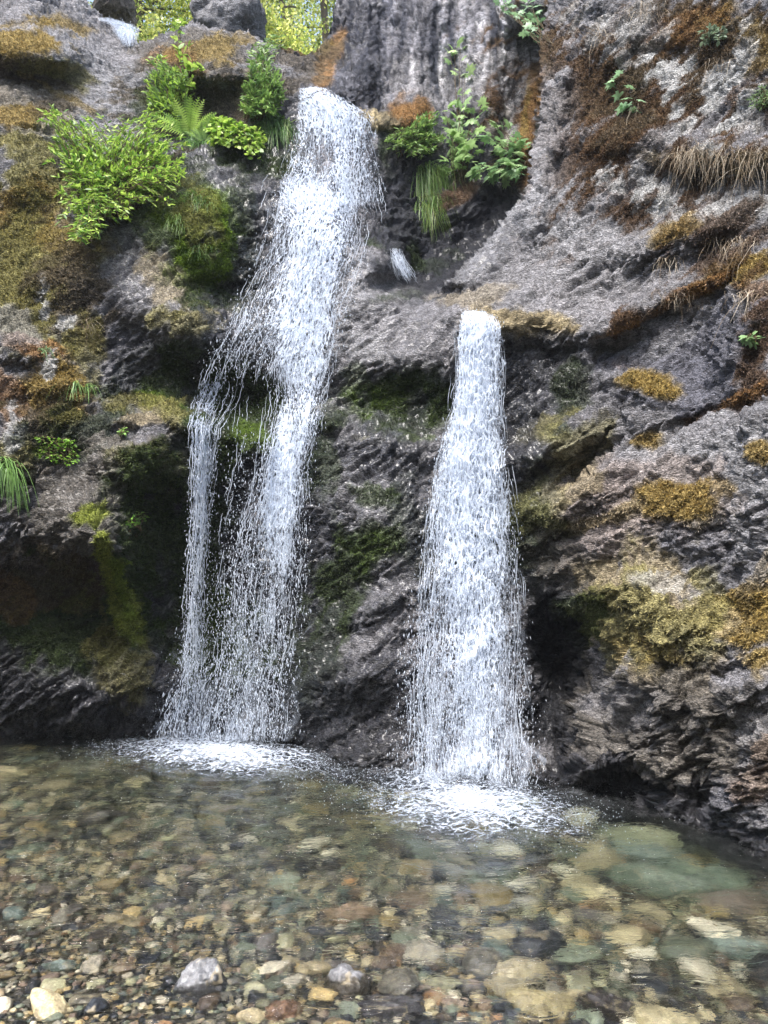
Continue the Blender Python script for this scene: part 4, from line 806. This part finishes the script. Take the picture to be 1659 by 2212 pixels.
# foam on the pool where the falls land
def foam_patch(cu, cv, ru, rv, skew, seed, label, n=120):
    dx, dz = ray(cu, cv); Yc = -CAMZ / dz
    U, Vv = np.meshgrid(np.linspace(-1.5, 1.5, n), np.linspace(-1.5, 1.5, n))
    uu = cu + U * ru; vv = cv + Vv * rv + U * skew
    dx, dz = ray(uu, vv); Y = -CAMZ / dz; X = dx * Y
    r = np.sqrt(U ** 2 + Vv ** 2) + .25 * fbm(np.stack([U.ravel() * 2, Vv.ravel() * 2, np.full(U.size, seed * 1.)], -1), 3).reshape(U.shape)
    r = np.maximum(r, 0); core = sstep(1.1, .3, r); Z = ripple(X, Y) + .008 + core * .028 * (fbm(np.stack([X.ravel() * 12, Y.ravel() * 9, np.full(X.size, seed * 1.)], -1), 4, ridge=True).reshape(X.shape) + .9)
    D = 1.04 - .74 * r ** .8 + .12 * fbm(np.stack([U.ravel() * 3, Vv.ravel() * 6, np.full(U.size, seed * 1.)], -1), 3).reshape(U.shape)
    i = np.arange(n * n).reshape(n, n); F = np.stack([i[:-1, :-1], i[:-1, 1:], i[1:, 1:], i[1:, :-1]], -1).reshape(-1, 4)
    F = F[(D.ravel()[F] > .02).any(1)]
    me = mesh_from('foam', np.stack([X, Y, Z], -1).reshape(-1, 3), F, None, True, {'fu': X.ravel(), 'fv': Y.ravel(), 'dens': D.ravel(), 'seed': np.full(n * n, seed * 3.)})
    o = link('foam', me, M_FOAM, kind='stuff', label=label)
    r_ = np.random.default_rng(seed); k = 3500; a = r_.normal(size=(k, 2)) * np.array([.55, .4]); uu = cu + a[:, 0] * ru; vv = cv + a[:, 1] * rv + a[:, 0] * skew
    dx, dz = ray(uu, vv); Y = -CAMZ / dz; h = np.abs(r_.normal(size=k)) * .06 * np.exp(-(a ** 2).sum(1))
    drops_mesh('foam_drops', np.stack([dx * Y, Y, h + .01], -1), r_.uniform(.0016, .0042, k), r_.uniform(.6, 1.6, k), None)['label'] = label.replace('foam', 'spray drops')
foam_patch(480, 1632, 280, 56, 28, 3, 'white foam spreading where the left waterfall meets the pool')
foam_patch(1015, 1742, 255, 80, 34, 8, 'white foam spreading where the right waterfall meets the pool')
0 and foam_patch(720, 1672, 90, 14, 12, 5, 'thin broken foam on the pool between the two waterfalls')
# ------------------------------------------------------------------ plants
def unit(a): return a / (np.linalg.norm(a, axis=-1, keepdims=True) + 1e-9)
def leaf_lance():   # folded pointed leaf along +X, unit length
    V = np.array([[0, 0, 0], [.28, .13, .035], [.62, .13, .02], [1, 0, -.06], [.62, -.13, .02], [.28, -.13, .035], [.3, 0, 0], [.64, 0, -.012]])
    F = np.array([[0, 6, 1], [6, 7, 2], [6, 2, 1], [7, 3, 2], [0, 5, 6], [6, 5, 4], [6, 4, 7], [7, 4, 3]]); return V, F
def leaf_oval():
    V, F = leaf_lance(); V = V.copy(); V[:, 1] *= 2.1; return V, F
def leaf_maple():
    a = np.radians([180, 150, 118, 100, 78, 60, 40, 22, 12, 0, -12, -22, -40, -60, -78, -100, -118, -150])
    r = np.array([.12, .5, .62, .42, .95, .5, .62, .92, .62, 1.08, .62, .92, .62, .5, .95, .42, .62, .5]) * .55
    V = np.c_[np.cos(a) * r + .42, np.sin(a) * r, -.35 * r ** 2]; V = np.r_[V, [[.42, 0, .03]]]; n = len(a)
    return V, np.array([[n, k, (k + 1) % n] for k in range(n)])[:, ::-1]
def leaf_fern():     # one frond with its leaflets, unit length, arching
    V, F = [], []; 
    for s in (-1, 1):
        for k in range(15):
            t = .12 + .86 * k / 15; w = .20 * math.sin(math.pi * min(1, t * .9 + .12)) ** .8; x = t; z = -.35 * t * t
            b = len(V); V += [[x - .022, 0, z], [x + .03, 0, z - .01], [x + .05, s * w, z - .02]]; F.append([b, b + 1, b + 2])
    b = len(V); V += [[0, .006, 0], [0, -.006, 0], [.5, .005, -.0875], [.5, -.005, -.0875], [1, 0, -.35]]; F += [[b, b + 1, b + 3], [b, b + 3, b + 2], [b + 2, b + 3, b + 4]]
    return np.array(V, float), np.array(F)
LEAVES = dict(lance=leaf_lance(), oval=leaf_oval(), maple=leaf_maple(), fern=leaf_fern())
def frames(d, nrm):
    x = unit(d); y = unit(np.cross(nrm, x)); z = np.cross(x, y); return np.stack([x, y, z], -1)
def place_leaves(root, kind, P, D, Nr, size, col, top=300, pname='leaf', objects=True):
    """the largest are objects of their own sharing one mesh per tint, the rest one joined part"""
    V, F = LEAVES[kind]; Fr = frames(D, Nr); order = np.argsort(-size / np.maximum(P[:, 1], 1)); loc = np.array(root.location)
    k0 = min(top, len(P)) if objects else 0
    if k0:
        tints = []
        q = np.argsort(col[order[:k0]].sum(1)); groups = np.array_split(q, 8)
        for g in groups:
            if not len(g): continue
            c = col[order[:k0]][g].mean(0); me = mesh_from(pname, V, F, np.tile(c, (len(V), 1)), False); me.materials.append(M_LEAF)
            for j in g:
                i = order[j]; o = bpy.data.objects.new(pname, me); COL.objects.link(o); o.parent = root
                m = Matrix.Identity(4)
                for a in range(3):
                    for b in range(3): m[a][b] = Fr[i, a, b] * size[i]
                    m[a][3] = P[i, a] - loc[a]
                o.matrix_local = m
    rest = order[k0:]
    if len(rest):
        X = np.einsum('nab,vb->nva', Fr[rest], V) * size[rest][:, None, None] + (P[rest] - loc)[:, None]
        Fx = (F[None] + (np.arange(len(rest)) * len(V))[:, None, None]).reshape(-1, 3)
        link('foliage', mesh_from('foliage', X.reshape(-1, 3), Fx, np.repeat(col[rest], len(V), 0), False), M_LEAF, parent=root, kind='stuff')
def tubes(name, lines, r0, r1, mat, col, parent, kind=None, sides=4):
    loc = np.array(parent.location) if parent else 0; Vs, Fs, off = [], [], 0
    for ln in lines:
        ln = np.asarray(ln) - loc; k = len(ln); t = unit(np.gradient(ln, axis=0)); a = unit(np.cross(t, [.3, .9, .2])); b = np.cross(t, a)
        rr = np.linspace(r0, r1, k)[:, None, None]; an = np.arange(sides) * 2 * math.pi / sides
        V = ln[:, None] + (a[:, None] * np.cos(an)[None, :, None] + b[:, None] * np.sin(an)[None, :, None]) * rr; Vs.append(V.reshape(-1, 3))
        j = np.arange(sides); f = np.stack([j, (j + 1) % sides, (j + 1) % sides + sides, j + sides], -1)
        Fs.append((f[None] + (np.arange(k - 1) * sides)[:, None, None]).reshape(-1, 4) + off); off += k * sides
    V = np.concatenate(Vs); return link(name, mesh_from(name, V, np.concatenate(Fs), np.tile(np.array(col), (len(V), 1))), mat, parent=parent, kind=kind)
def bez(p0, p1, p2, k):
    t = np.linspace(0, 1, k)[:, None]; return (1 - t) ** 2 * p0 + 2 * t * (1 - t) * p1 + t * t * p2
def shrub(name, label, cat, roots, tips, ntw, nleaf, lsize, kind, cols, out=(.15, .6), droop=.0, seed=0, top=300, group=None, upb=.25, stemcol=(.10, .075, .04), twr=.004, objects=True, flat=.5):
    """twigs from the roots on the rock to tips spread over ellipses (u,v,ru,rv,weight)"""
    r_ = np.random.default_rng(seed + 100); base = surf(np.array(roots[0][0]), np.array(roots[0][1])) 
    root = thing(name, Vector(base.tolist()), label, cat, group)
    w = np.array([t[4] for t in tips], float); w /= w.sum(); lines = []; P, D, Nr, Sz, Cc = [], [], [], [], []
    cols = np.array(cols)
    for k in range(ntw):
        ru, rv = roots[r_.integers(len(roots))]; ru += r_.normal() * 8; rv += r_.normal() * 8; p0 = surf(np.array(ru), np.array(rv)) + [0, .03, 0]
        t = tips[r_.choice(len(tips), p=w)]; a = r_.random() * 6.283; q = math.sqrt(r_.random()); tu = t[0] + math.cos(a) * q * t[2]; tv = t[1] + math.sin(a) * q * t[3]
        sp = surf(np.array(tu), np.array(tv)); Y = min(sp[1] - .06, max(sp[1] - r_.uniform(*out), p0[1] - out[1] - .25)); p2 = pt(tu, tv, Y)
        mid = (p0 + p2) / 2 + np.array([0, -.12, upb * np.linalg.norm(p2 - p0)]) ; ln = bez(p0, mid, p2, 10); ln += r_.normal(size=ln.shape) * .006
        if droop: ln[:, 2] -= droop * np.linspace(0, 1, 10) ** 2
        lines.append(ln); seg = np.gradient(ln, axis=0)
        n = int(nleaf * r_.uniform(.7, 1.3)); tt = 1 - (r_.random(n) ** 1.3) * .75; tt[0] = 1; sidev = np.where(np.arange(n) % 2 == 0, 1, -1)
        i = np.clip(tt * 9, 0, 8.999); ii = i.astype(int); p = ln[ii] + (ln[ii + 1] - ln[ii]) * (i - ii)[:, None]; d = unit(seg[ii])
        sd = unit(np.cross(d, [0, 0, 1.])) * sidev[:, None]; ld = unit(d * r_.uniform(.3, 1, (n, 1)) + sd * r_.uniform(.4, 1.1, (n, 1)) + r_.normal(size=(n, 3)) * .28 + [0, -.1, .05])
        nn = unit(np.array([0, -.35, 1.0]) + r_.normal(size=(n, 3)) * flat)
        P.append(p); D.append(ld); Nr.append(nn); Sz.append(lsize * r_.uniform(.55, 1.2, n)); c = cols[r_.integers(len(cols), size=n)] * r_.uniform(.75, 1.3, (n, 1)); Cc.append(c)
    tubes('stems', lines, twr * 1.4, twr * .4, M_BARK, stemcol, root, kind='stuff')
    place_leaves(root, kind, np.concatenate(P), np.concatenate(D), np.concatenate(Nr), np.concatenate(Sz), np.concatenate(Cc), top, 'leaf', objects)
    return root
BG = [(.27, .42, .06), (.36, .52, .08), (.15, .27, .04), (.44, .58, .12)]
MGn = [(.17, .28, .07), (.24, .37, .09), (.11, .20, .055)]
DGn = [(.08, .17, .045), (.12, .24, .07), (.15, .28, .09)]
shrub('leafy_shrub', 'big bright green shrub with pointed leaves spreading over the mossy rocks', 'shrub', [(240, 470), (280, 450), (210, 430), (190, 490)],
      [(240, 320, 125, 70, 6), (300, 360, 100, 80, 6), (190, 400, 70, 70, 4),(370, 330, 40, 60, 2), (180, 480, 50, 40, 2), (105, 250, 18, 20, .8), (150, 290, 50, 40, 1.5), (330, 290, 40, 60, 1.5), (350, 400, 40, 50, 1.5), (255, 460, 30, 25, 1), (120, 340, 30, 20, .6), (185, 510, 30, 16, .5)],
      500, 19, .078, 'lance', BG + BG + [(.10, .24, .03)], (.12, .75), seed=1, twr=.0045)
shrub('leafy_shrub', 'tall feathery green shrub on the mossy knoll, left of the brown boulder top', 'shrub', [(370, 265), (390, 270), (350, 250)],
      [(345, 140, 18, 30, 1), (345, 190, 30, 40, 3), (385, 200, 40, 50, 3), (330, 225, 16, 40, 1), (400, 240, 30, 20, 1)], 170, 16, .085, 'lance', MGn + BG[:2], (.05, .35), seed=2)
shrub('leafy_sapling', 'slender sapling with round leaves standing in front of the brown boulder', 'sapling', [(395, 245)],
      [(385, 60, 8, 16, 2), (395, 95, 22, 16, 2), (420, 150, 22, 18, 2), (425, 185, 20, 14, 1), (400, 125, 15, 30, 2)], 16, 8, .10, 'oval', BG, (.1, .35), seed=3)
shrub('leafy_shrub', 'bushy green shrub right of the boulder, close to the top of the left waterfall', 'shrub', [(560, 260), (580, 250), (545, 265)],
      [(560, 130, 25, 40, 2), (570, 180, 40, 50, 4), (545, 220, 25, 40, 2), (590, 215, 25, 40, 2), (600, 90, 20, 20, .5)], 170, 16, .085, 'lance', MGn, (.05, .4), seed=4)
shrub('leafy_shrub', 'low yellow-green shrub with oval leaves hanging over the rock edge', 'shrub', [(500, 300), (470, 290), (530, 310)],
      [(480, 275, 40, 20, 2), (510, 300, 45, 22, 3), (545, 300, 28, 25, 2), (465, 300, 20, 14, 1), (550, 335, 15, 14, 1)], 130, 12, .078, 'oval', BG, (.1, .45), seed=5)
shrub('leafy_shrub', 'narrow-leaved green shrub with dry tips on the ledge right of the left waterfall', 'shrub', [(900, 325), (880, 330), (920, 310)],
      [(870, 305, 32, 26, 3), (905, 320, 30, 22, 3), (930, 270, 24, 28, 2), (905, 275, 18, 20, 1), (945, 300, 14, 10, 1)], 150, 15, .075, 'lance', MGn, (.1, .4), seed=6)
shrub('maple_sapling', 'young maple with tiers of broad lobed leaves in the dark rock alcove', 'sapling', [(995, 395), (990, 400)],
      [(985, 110, 14, 10, 1), (1010, 165, 24, 8, 1), (985, 235, 30, 10, 2), (1015, 240, 30, 10, 2), (980, 270, 26, 10, 2), (1030, 295, 20, 8, 2), (990, 305, 20, 10, 2), (990, 345, 24, 10, 2), (1000, 330, 18, 8, 1)],
      34, 4, .20, 'maple', [(.30, .44, .17), (.38, .52, .22), (.22, .36, .13)], (.1, .4), seed=7, upb=.1, flat=.35)
shrub('maple_sapling', 'maple sapling leaning out beside the orange moss strip on the right wall', 'sapling', [(1128, 345), (1130, 350)],
      [(1085, 270, 26, 14, 2), (1110, 310, 26, 12, 3), (1070, 300, 24, 10, 2), (1090, 330, 24, 10, 2), (1060, 370, 34, 8, 4), (1100, 375, 34, 10, 4), (1080, 390, 20, 8, 1)],
      44, 4, .19, 'maple', [(.28, .43, .19), (.36, .50, .24), (.19, .34, .15)], (.15, .5), seed=8, upb=.1, flat=.35)
shrub('maple_branch', 'maple branch with lobed leaves hanging in from the top of the right wall', 'branch', [(1190, 90)],
      [(1085, 15, 20, 14, 2), (1140, 20, 24, 20, 3), (1170, 40, 16, 16, 2), (1150, 70, 20, 10, 2), (1060, -5, 20, 10, 1)], 18, 4, .15, 'maple', [(.18, .32, .16), (.25, .40, .2)], (.2, .5), seed=9, upb=-.05, flat=.4)
shrub('maple_seedling', 'small maple seedling with one yellow leaf growing from the rusty moss on the right wall', 'seedling', [(1368, 195), (1372, 198)],
      [(1325, 172, 6, 6, 1), (1345, 190, 10, 5, 1), (1355, 215, 12, 5, 1), (1368, 232, 8, 4, 1)], 9, 2, .16, 'maple', [(.32, .50, .30), (.28, .44, .22)], (.1, .2), seed=10, flat=.25)
shrub('pale_weed', 'small pale green weed on the right rock wall beside brown moss', 'plant', [(1620, 745)], [(1615, 735, 14, 10, 1)], 10, 4, .07, 'oval', [(.24, .38, .16)], (.05, .12), seed=11)
shrub('pale_weed', 'grey-green weed high on the rusty wall near the corner', 'plant', [(1540, 95)], [(1540, 75, 26, 22, 1)], 26, 7, .05, 'oval', [(.2, .27, .17)], (.05, .15), seed=12, objects=False)
shrub('pale_weed', 'green weed among dry grass at the edge of the rusty wall', 'plant', [(1645, 230)], [(1640, 215, 22, 26, 1)], 26, 7, .05, 'lance', [(.16, .25, .10)], (.05, .15), seed=13, objects=False)
shrub('clover_plant', 'little clump of bright round leaves on dark moss, below the sunken cave', 'plant', [(285, 1145)], [(300, 1118, 24, 16, 1), (285, 1128, 14, 10, 1)], 26, 5, .035, 'oval', [(.22, .42, .06)], (.03, .12), seed=14)
shrub('clover_plant', 'tiny bright green sprig at the mouth of the small cave on the left', 'plant', [(268, 942)], [(265, 935, 12, 6, 1)], 10, 5, .04, 'oval', [(.26, .46, .10)], (.1, .2), seed=15)
shrub('clover_plant', 'bright green leafy patch on the mossy ledge at far left', 'plant', [(110, 975), (150, 985)], [(85, 950, 14, 8, 1), (130, 985, 50, 20, 3), (150, 960, 20, 10, 1)], 50, 7, .036, 'oval', [(.16, .32, .03), (.2, .38, .05)], (.02, .1), seed=16)
# fern: every frond is a part
def fern(u, v, n, size, label, seed, cols=BG):
    r_ = np.random.default_rng(seed); b = surf(np.array(u), np.array(v)) + [0, -.03, 0]; root = thing('fern', Vector(b.tolist()), label, 'fern')
    a = np.linspace(-1.25, 1.25, n) + r_.normal(size=n) * .15; D = np.stack([np.sin(a), -.45 - .3 * r_.random(n), np.cos(a) * .9 + .2], -1); Nr = np.stack([-np.sin(a) * .2, -np.ones(n), .5 + 0 * a], -1)
    place_leaves(root, 'fern', np.tile(b, (n, 1)), D, Nr, size * r_.uniform(.75, 1.15, n), np.array(cols)[r_.integers(len(cols), size=n)] * 1.1, 300, 'frond'); return root
fern(410, 290, 15, .46, 'bright yellow-green fern fanning up between the shrubs and the boulder', 31)
fern(440, 305, 8, .26, 'smaller fern drooping under the bright yellow-green fern', 32, MGn)
# grass tufts: arching blades
def grass(name, label, cat, u, v, ru, rv, n, ln, cols, seed, up=.8, hang=.6, wid=.006, group=None, mat=None, outw=.5, wild=0.):
    r_ = np.random.default_rng(seed + 300); a = r_.random(n) * 6.283; q = np.sqrt(r_.random(n)); uu = u + np.cos(a) * q * ru; vv = v + np.sin(a) * q * rv
    P = surf(uu, vv) + [0, .01, 0]; c = surf(np.array(float(u)), np.array(float(v))); root = thing(name, Vector(c.tolist()), label, cat, group)
    k = 6; t = np.linspace(0, 1, k)[None, :, None]; az = r_.normal(size=(n, 1, 1)) * .8; Ld = (ln * (r_.uniform(.5, 1.25, (n, 1, 1)) if not wild else r_.uniform(.1, 1.2, (n, 1, 1)) ** 1.4))
    dirv = np.concatenate([np.sin(az), -outw * (.5 + r_.random((n, 1, 1))), 0 * az], -1)
    X = P[:, None] + wild * Ld * t * r_.normal(size=(n, 1, 3)) * np.array([1., .3, .6]) + wild * .10 * Ld * np.cumsum(r_.normal(size=(n, k, 3)), 1) + Ld * (t * dirv * .8 + np.array([0, 0, 1.]) * (up * t - (up + hang) * t * t))
    w = wid * (1 - t * .85); sd = unit(np.cross(dirv, [0, 0, 1.])); V = np.concatenate([X - sd * w, X + sd * w], 2).reshape(n, k * 2, 3) - np.array(root.location)
    j = np.arange(k - 1) * 2; f = np.stack([j, j + 1, j + 3, j + 2], -1); F = (f[None] + (np.arange(n) * 2 * k)[:, None, None]).reshape(-1, 4)
    cc = np.array(cols)[r_.integers(len(cols), size=n)] * r_.uniform(.7, 1.3, (n, 1))
    link('blades', mesh_from('blades', V.reshape(-1, 3), F, np.repeat(cc, 2 * k, 0), False), mat or M_LEAF, parent=root, kind='stuff'); return root
GC = [(.10, .20, .04), (.15, .26, .06), (.2, .28, .08)]; ST = [(.33, .26, .18), (.23, .18, .12), (.44, .38, .29), (.15, .11, .07)]
grass('grass_tuft', 'long tuft of green grass hanging down the alcove right of the left waterfall', 'grass tuft', 920, 375, 20, 22, 260, .42, GC, 1, .5, 1.2)
grass('grass_tuft', 'lower bunch of drooping grass under the long hanging tuft in the alcove', 'grass tuft', 925, 440, 26, 34, 300, .32, GC + [(.16, .2, .04)], 2, .4, 1.1)
grass('grass_tuft', 'right-hand bunch of broad grass blades above the brown moss in the alcove', 'grass tuft', 955, 375, 22, 20, 200, .34, GC, 3, .4, 1.1)
grass('grass_tuft', 'grass drooping below the bushy shrub beside the top of the left waterfall', 'grass tuft', 590, 270, 40, 24, 380, .38, DGn + GC, 4, .4, .9)
grass('grass_tuft', 'green grass standing around the foot of the bright fern', 'grass tuft', 385, 260, 40, 24, 320, .3, DGn + GC[:1], 5, .9, .3)
grass('grass_tuft', 'grass under the small fern at the rock edge', 'grass tuft', 430, 300, 30, 18, 180, .24, DGn, 6, .8, .5)
grass('grass_tuft', 'small seeding grass on top of the bright green moss bulge', 'grass tuft', 425, 440, 30, 16, 110, .22, GC, 7, .9, .5, .004)
grass('grass_tuft', 'single thin grass tuft on the face of the green moss bulge', 'grass tuft', 385, 490, 14, 20, 60, .2, GC, 8, .9, .5, .004)
grass('grass_tuft', 'sparse grass at the lower half of the green moss bulge', 'grass tuft', 430, 545, 24, 14, 60, .2, GC, 9, .9, .5, .004)
grass('grass_tuft', 'pale grass sprouting from the mossy wall at mid height on the left', 'grass tuft', 165, 835, 9, 7, 34, .24, [(.2, .34, .1)], 10, .9, .6)
grass('grass_tuft', 'second pale grass sprout just right of its twin on the mossy wall', 'grass tuft', 190, 838, 8, 6, 28, .2, [(.2, .34, .1)], 11, .9, .6)
grass('grass_tuft', 'blue-green grass sprout above the orange moss cushion', 'grass tuft', 95, 755, 9, 6, 28, .2, [(.2, .3, .14)], 12, .8, .5)
grass('grass_tuft', 'drooping green plant at the very edge of the view beside the dark crevice', 'grass tuft', 6, 1010, 14, 20, 130, .34, [(.14, .26, .06), (.2, .34, .1)], 13, .7, .9, .008)
for k, (u, v, ru, rv, n, ln, lab) in enumerate([
    (1540, 330, 66, 22, 260, .30, 'long fringe of dry straw hanging over the ledge on the rusty wall'), (1620, 345, 44, 24, 200, .34, 'dry straw at the far end of the ledge, near the edge of the view'),
    (1480, 330, 34, 8, 160, .22, 'dry grass at the near end of the straw-fringed ledge'), (1300, 75, 30, 8, 90, .3, 'pale dry roots trailing from the top of the rusty wall'),
    (1375, 235, 12, 8, 50, .26, 'bundle of dry roots under the maple seedling'), (1590, 520, 60, 12, 200, .24, 'dry golden grass on the yellow moss shelf'),
    (1450, 560, 30, 12, 70, .2, 'short straw tuft on the rusty moss below the ledge'), (1620, 640, 36, 10, 120, .22, 'reddish dry grass on the lower shelf of the right wall'),
    (1470, 640, 60, 10, 120, .14, 'low dry fringe along the rusty moss line'), (1560, 130, 50, 10, 90, .2, 'scraggly dry grass below the grey-green weed'), (1405, 20, 50, 12, 90, .3, 'dry stalks at the top edge of the rusty wall'),
    (990, 395, 20, 8, 40, .3, 'bare dry roots under the young maple in the alcove'), (520, 200, 20, 12, 60, .18, 'dry grass on the front of the brown boulder'), (180, 700, 20, 10, 50, .2, 'dead brown stalks on the olive moss of the left wall')]):
    grass('dry_grass', lab, 'dry grass', u, v, ru, rv, n, ln, ST, 40 + k, .25, 1.0, .0026, mat=M_STRAW, wild=.5)

# ---- moss fuzz: short blades on every mossy patch
def moss_fuzz(name, label, box, n, ln, seed):
    r_ = np.random.default_rng(seed); U = r_.uniform(box[0], box[2], n * 4); Vv = r_.uniform(box[1], box[3], n * 4)
    iu = np.interp(U, ug, np.arange(nc)).round().astype(int); iv = np.interp(Vv, vg, np.arange(nr)).round().astype(int)
    mg = mos.reshape(nr, nc)[iv, iu]; k = r_.random(n * 4) < mg ** 2; k &= ~inpoly(U, Vv, HOLE); U, Vv, iu, iv = U[k][:n], Vv[k][:n], iu[k][:n], iv[k][:n]
    m = len(U); P = surf(U, Vv); Nn = surfn(U, Vv); c = COLg[iv, iu] * r_.uniform(.6, 1.7, (m, 1))
    d = unit(Nn + r_.normal(size=(m, 3)) * .55 + [0, 0, -.25]); L_ = ln * r_.uniform(.4, 1.5, (m, 1)); w = unit(np.cross(d, r_.normal(size=(m, 3)))) * L_ * .22
    V = np.stack([P - w - Nn * .004, P + w - Nn * .004, P + d * L_], 1).reshape(-1, 3)
    me = mesh_from(name, V, np.arange(3 * m).reshape(-1, 3), np.repeat(c, 3, 0), False); link(name, me, M_MOSS, kind='stuff', label=label)
moss_fuzz('moss', 'olive and golden moss covering the left rock wall', (-10, 0, 640, 1000), 70000, .026, 1)
moss_fuzz('moss', 'dark green moss on the low rocks beside the left waterfall', (-10, 1000, 640, 1590), 45000, .024, 2)
moss_fuzz('moss', 'green moss in the recess between the waterfalls', (640, 200, 1180, 1560), 45000, .022, 3)
moss_fuzz('moss', 'rusty and yellow moss clinging to the right rock wall', (1180, 0, 1665, 1560), 90000, .022, 4)

# ------------------------------------------------------------------ boulders at the skyline and trees behind
def boulder(u, v, Y, sx, sy, sz, col, label, seed, moss=None):
    c = pt(u, v, Y); V, F = stone_shape(5, seed, 13, .5, .15); N0 = unit(V); V = V * np.array([sx, sy, sz])
    Pw = V + c; d = rock_disp(Pw, N0, np.full(len(V), .8), np.zeros(len(V)), np.zeros(len(V))); V = V + N0 * d[:, None] * .8
    cc = np.tile(np.array(col), (len(V), 1)) * (1 + .25 * fbm(Pw * 2, 3)[:, None]); ms = np.zeros(len(V))
    if moss is not None:
        f = sstep(-.1, .25, fbm(Pw * 2.4 + seed, 4) + .5 * N0[:, 2] - .25); cc = cc * (1 - f[:, None]) + np.array(moss) * f[:, None]; ms = f
    o = link('boulder', mesh_from('boulder', V, F, cc, True, {'wet': np.zeros(len(V)), 'mossy': ms}), M_ROCK, label=label, cat='boulder'); o.location = c.tolist(); return o
boulder(492, 48, 11.2, .62, .6, .62, (.27, .265, .27), 'grey boulder standing on the skyline in front of the sunlit trees', 501, (.16, .11, .04))
boulder(248, 18, 12.2, .42, .4, .34, (.34, .29, .25), 'pale pinkish boulder beside the upper cascade at the skyline', 502)
boulder(620, 150, 10.2, .34, .4, .26, (.17, .15, .15), 'small dark boulder at the lip of the left waterfall', 503, (.14, .10, .04))
uc = thing('waterfall', Vector(pt(275, 70, 10.6).tolist()), 'small upper cascade falling between the skyline boulders', 'waterfall')
UC = [(38,214,240,.45),(48,240,275,.52),(58,248,296,.56),(72,252,298,.58),(88,264,292,.52),(104,278,290,.42)]
for j in range(2): fall_sheet(UC, 71 + j, .04 + .04 * j, uc, 1, 8)
fall_bits(UC, 900, 120, uc, 72, 4)
for o in list(uc.children): o.location = -Vector(uc.location)

def tree(x, y, h, cr, seed, label, ncl=60, per=130):
    r_ = np.random.default_rng(seed); zb = float(hillz(np.array([[x]]), np.array([[y]]))[0, 0]) - .2; root = thing('tree', (x, y, zb), label, 'tree', 'sunlit trees behind the falls')
    b = np.array([x, y, zb]); ln = bez(b, b + [r_.normal() * .5, 0, h * .5], b + [r_.normal() * .8, r_.normal() * .5, h], 12)
    tubes('trunk', [ln], .13, .03, M_BARK, (.09, .075, .055), root, sides=8)
    limbs = []; cl = []
    for k in range(22):
        t = r_.uniform(.12, 1); p = ln[int(t * 11)]; a = r_.random() * 6.283; L_ = cr * r_.uniform(.5, 1.1) * (1.15 - .5 * t); e = p + np.array([math.cos(a) * L_, math.sin(a) * L_, r_.uniform(-.1, .5) * L_])
        lb = bez(p, (p + e) / 2 + [0, 0, .25], e, 7); limbs.append(lb); cl += [lb[j] for j in (2, 3, 4, 5, 6)]
    tubes('limbs', limbs, .035, .008, M_BARK, (.09, .075, .055), root, kind='stuff', sides=4)
    cl = np.array(cl); k = len(cl); n = k * per; ctr = np.repeat(cl, per, 0); P = ctr + r_.normal(size=(n, 3)) * np.array([.30, .30, .16]) * cr * .55
    br = np.repeat(r_.uniform(.7, 1.35, k), per)[:, None]; c = np.array([(.52, .58, .14), (.74, .74, .26), (.24, .33, .08)])[r_.integers(3, size=n)] * br * r_.uniform(.8, 1.2, (n, 1))  # sunlight on the leaves is put into these bright yellow-greens
    V, F = np.array([[0, 0, 0], [.5, .3, .04], [1, 0, -.05], [.5, -.3, .04]]), np.array([[0, 3, 2, 1]])
    Fr = frames(r_.normal(size=(n, 3)) + [0, 0, -.2], unit(r_.normal(size=(n, 3)) * .6 + [0, 0, 1])); s = r_.uniform(.05, .11, n)
    X = np.einsum('nab,vb->nva', Fr, V) * s[:, None, None] + (P - b)[:, None]; Fx = (F[None] + (np.arange(n) * 4)[:, None, None]).reshape(-1, 4)
    link('crown', mesh_from('crown', X.reshape(-1, 3), Fx, np.repeat(c, 4, 0), False), M_LEAF, parent=root, kind='stuff')
TL = ['sunlit yellow-green tree directly behind the skyline boulder', 'sunlit tree with bare lower branches in the gap beside the streaked rock face', 'pale bright tree far up the slope between the boulders',
      'low leafy tree just above the pinkish boulder', 'tree behind the gap right of the skyline boulder, thin trunk showing', 'dense bright tree highest on the slope', 'small leafy tree behind the mossy boulder top', 'spreading yellow tree at the foot of the streaked rock face']
for k, (x, y, h, cr) in enumerate([(-3.6, 15, 6, 1.7), (-1.3, 15.5, 6, 1.6), (-4.6, 19, 7, 2.1), (-4.9, 14.2, 5, 1.4), (-2.2, 17.5, 7, 1.9), (-2.9, 22, 8, 2.4), (-2.7, 14, 3.6, 1.2), (-1.2, 13.6, 3.2, 1.1)]):
    tree(x, y, h, cr, 700 + k, TL[k], per=95)

# ------------------------------------------------------------------ the thin mist that hangs in the gorge
bpy.context.view_layer.update()
lo = np.full(3, 1e9); hi = np.full(3, -1e9)
for o in S.objects:
    if o.type != 'MESH': continue
    c = np.array([(o.matrix_world @ Vector(q))[:] for q in o.bound_box]); lo = np.minimum(lo, c.min(0)); hi = np.maximum(hi, c.max(0))
lo -= 1.0; hi += 1.0
hv = np.array([[x, y, z] for x in (lo[0], hi[0]) for y in (lo[1], hi[1]) for z in (lo[2], hi[2])])
hme = mesh_from('haze', hv, np.array([[0, 1, 3, 2], [4, 6, 7, 5], [0, 4, 5, 1], [2, 3, 7, 6], [0, 2, 6, 4], [1, 5, 7, 3]]), None, False)
m, nt, out = newmat('air'); pv = N(nt, 'ShaderNodeVolumePrincipled', Density=.0010); pv.inputs['Color'].default_value = (.90, .94, 1, 1); L(nt, pv.outputs[0], out.inputs['Volume'])
link('haze', hme, m, kind='stuff', label='faint mist hanging in the gorge round the falls')
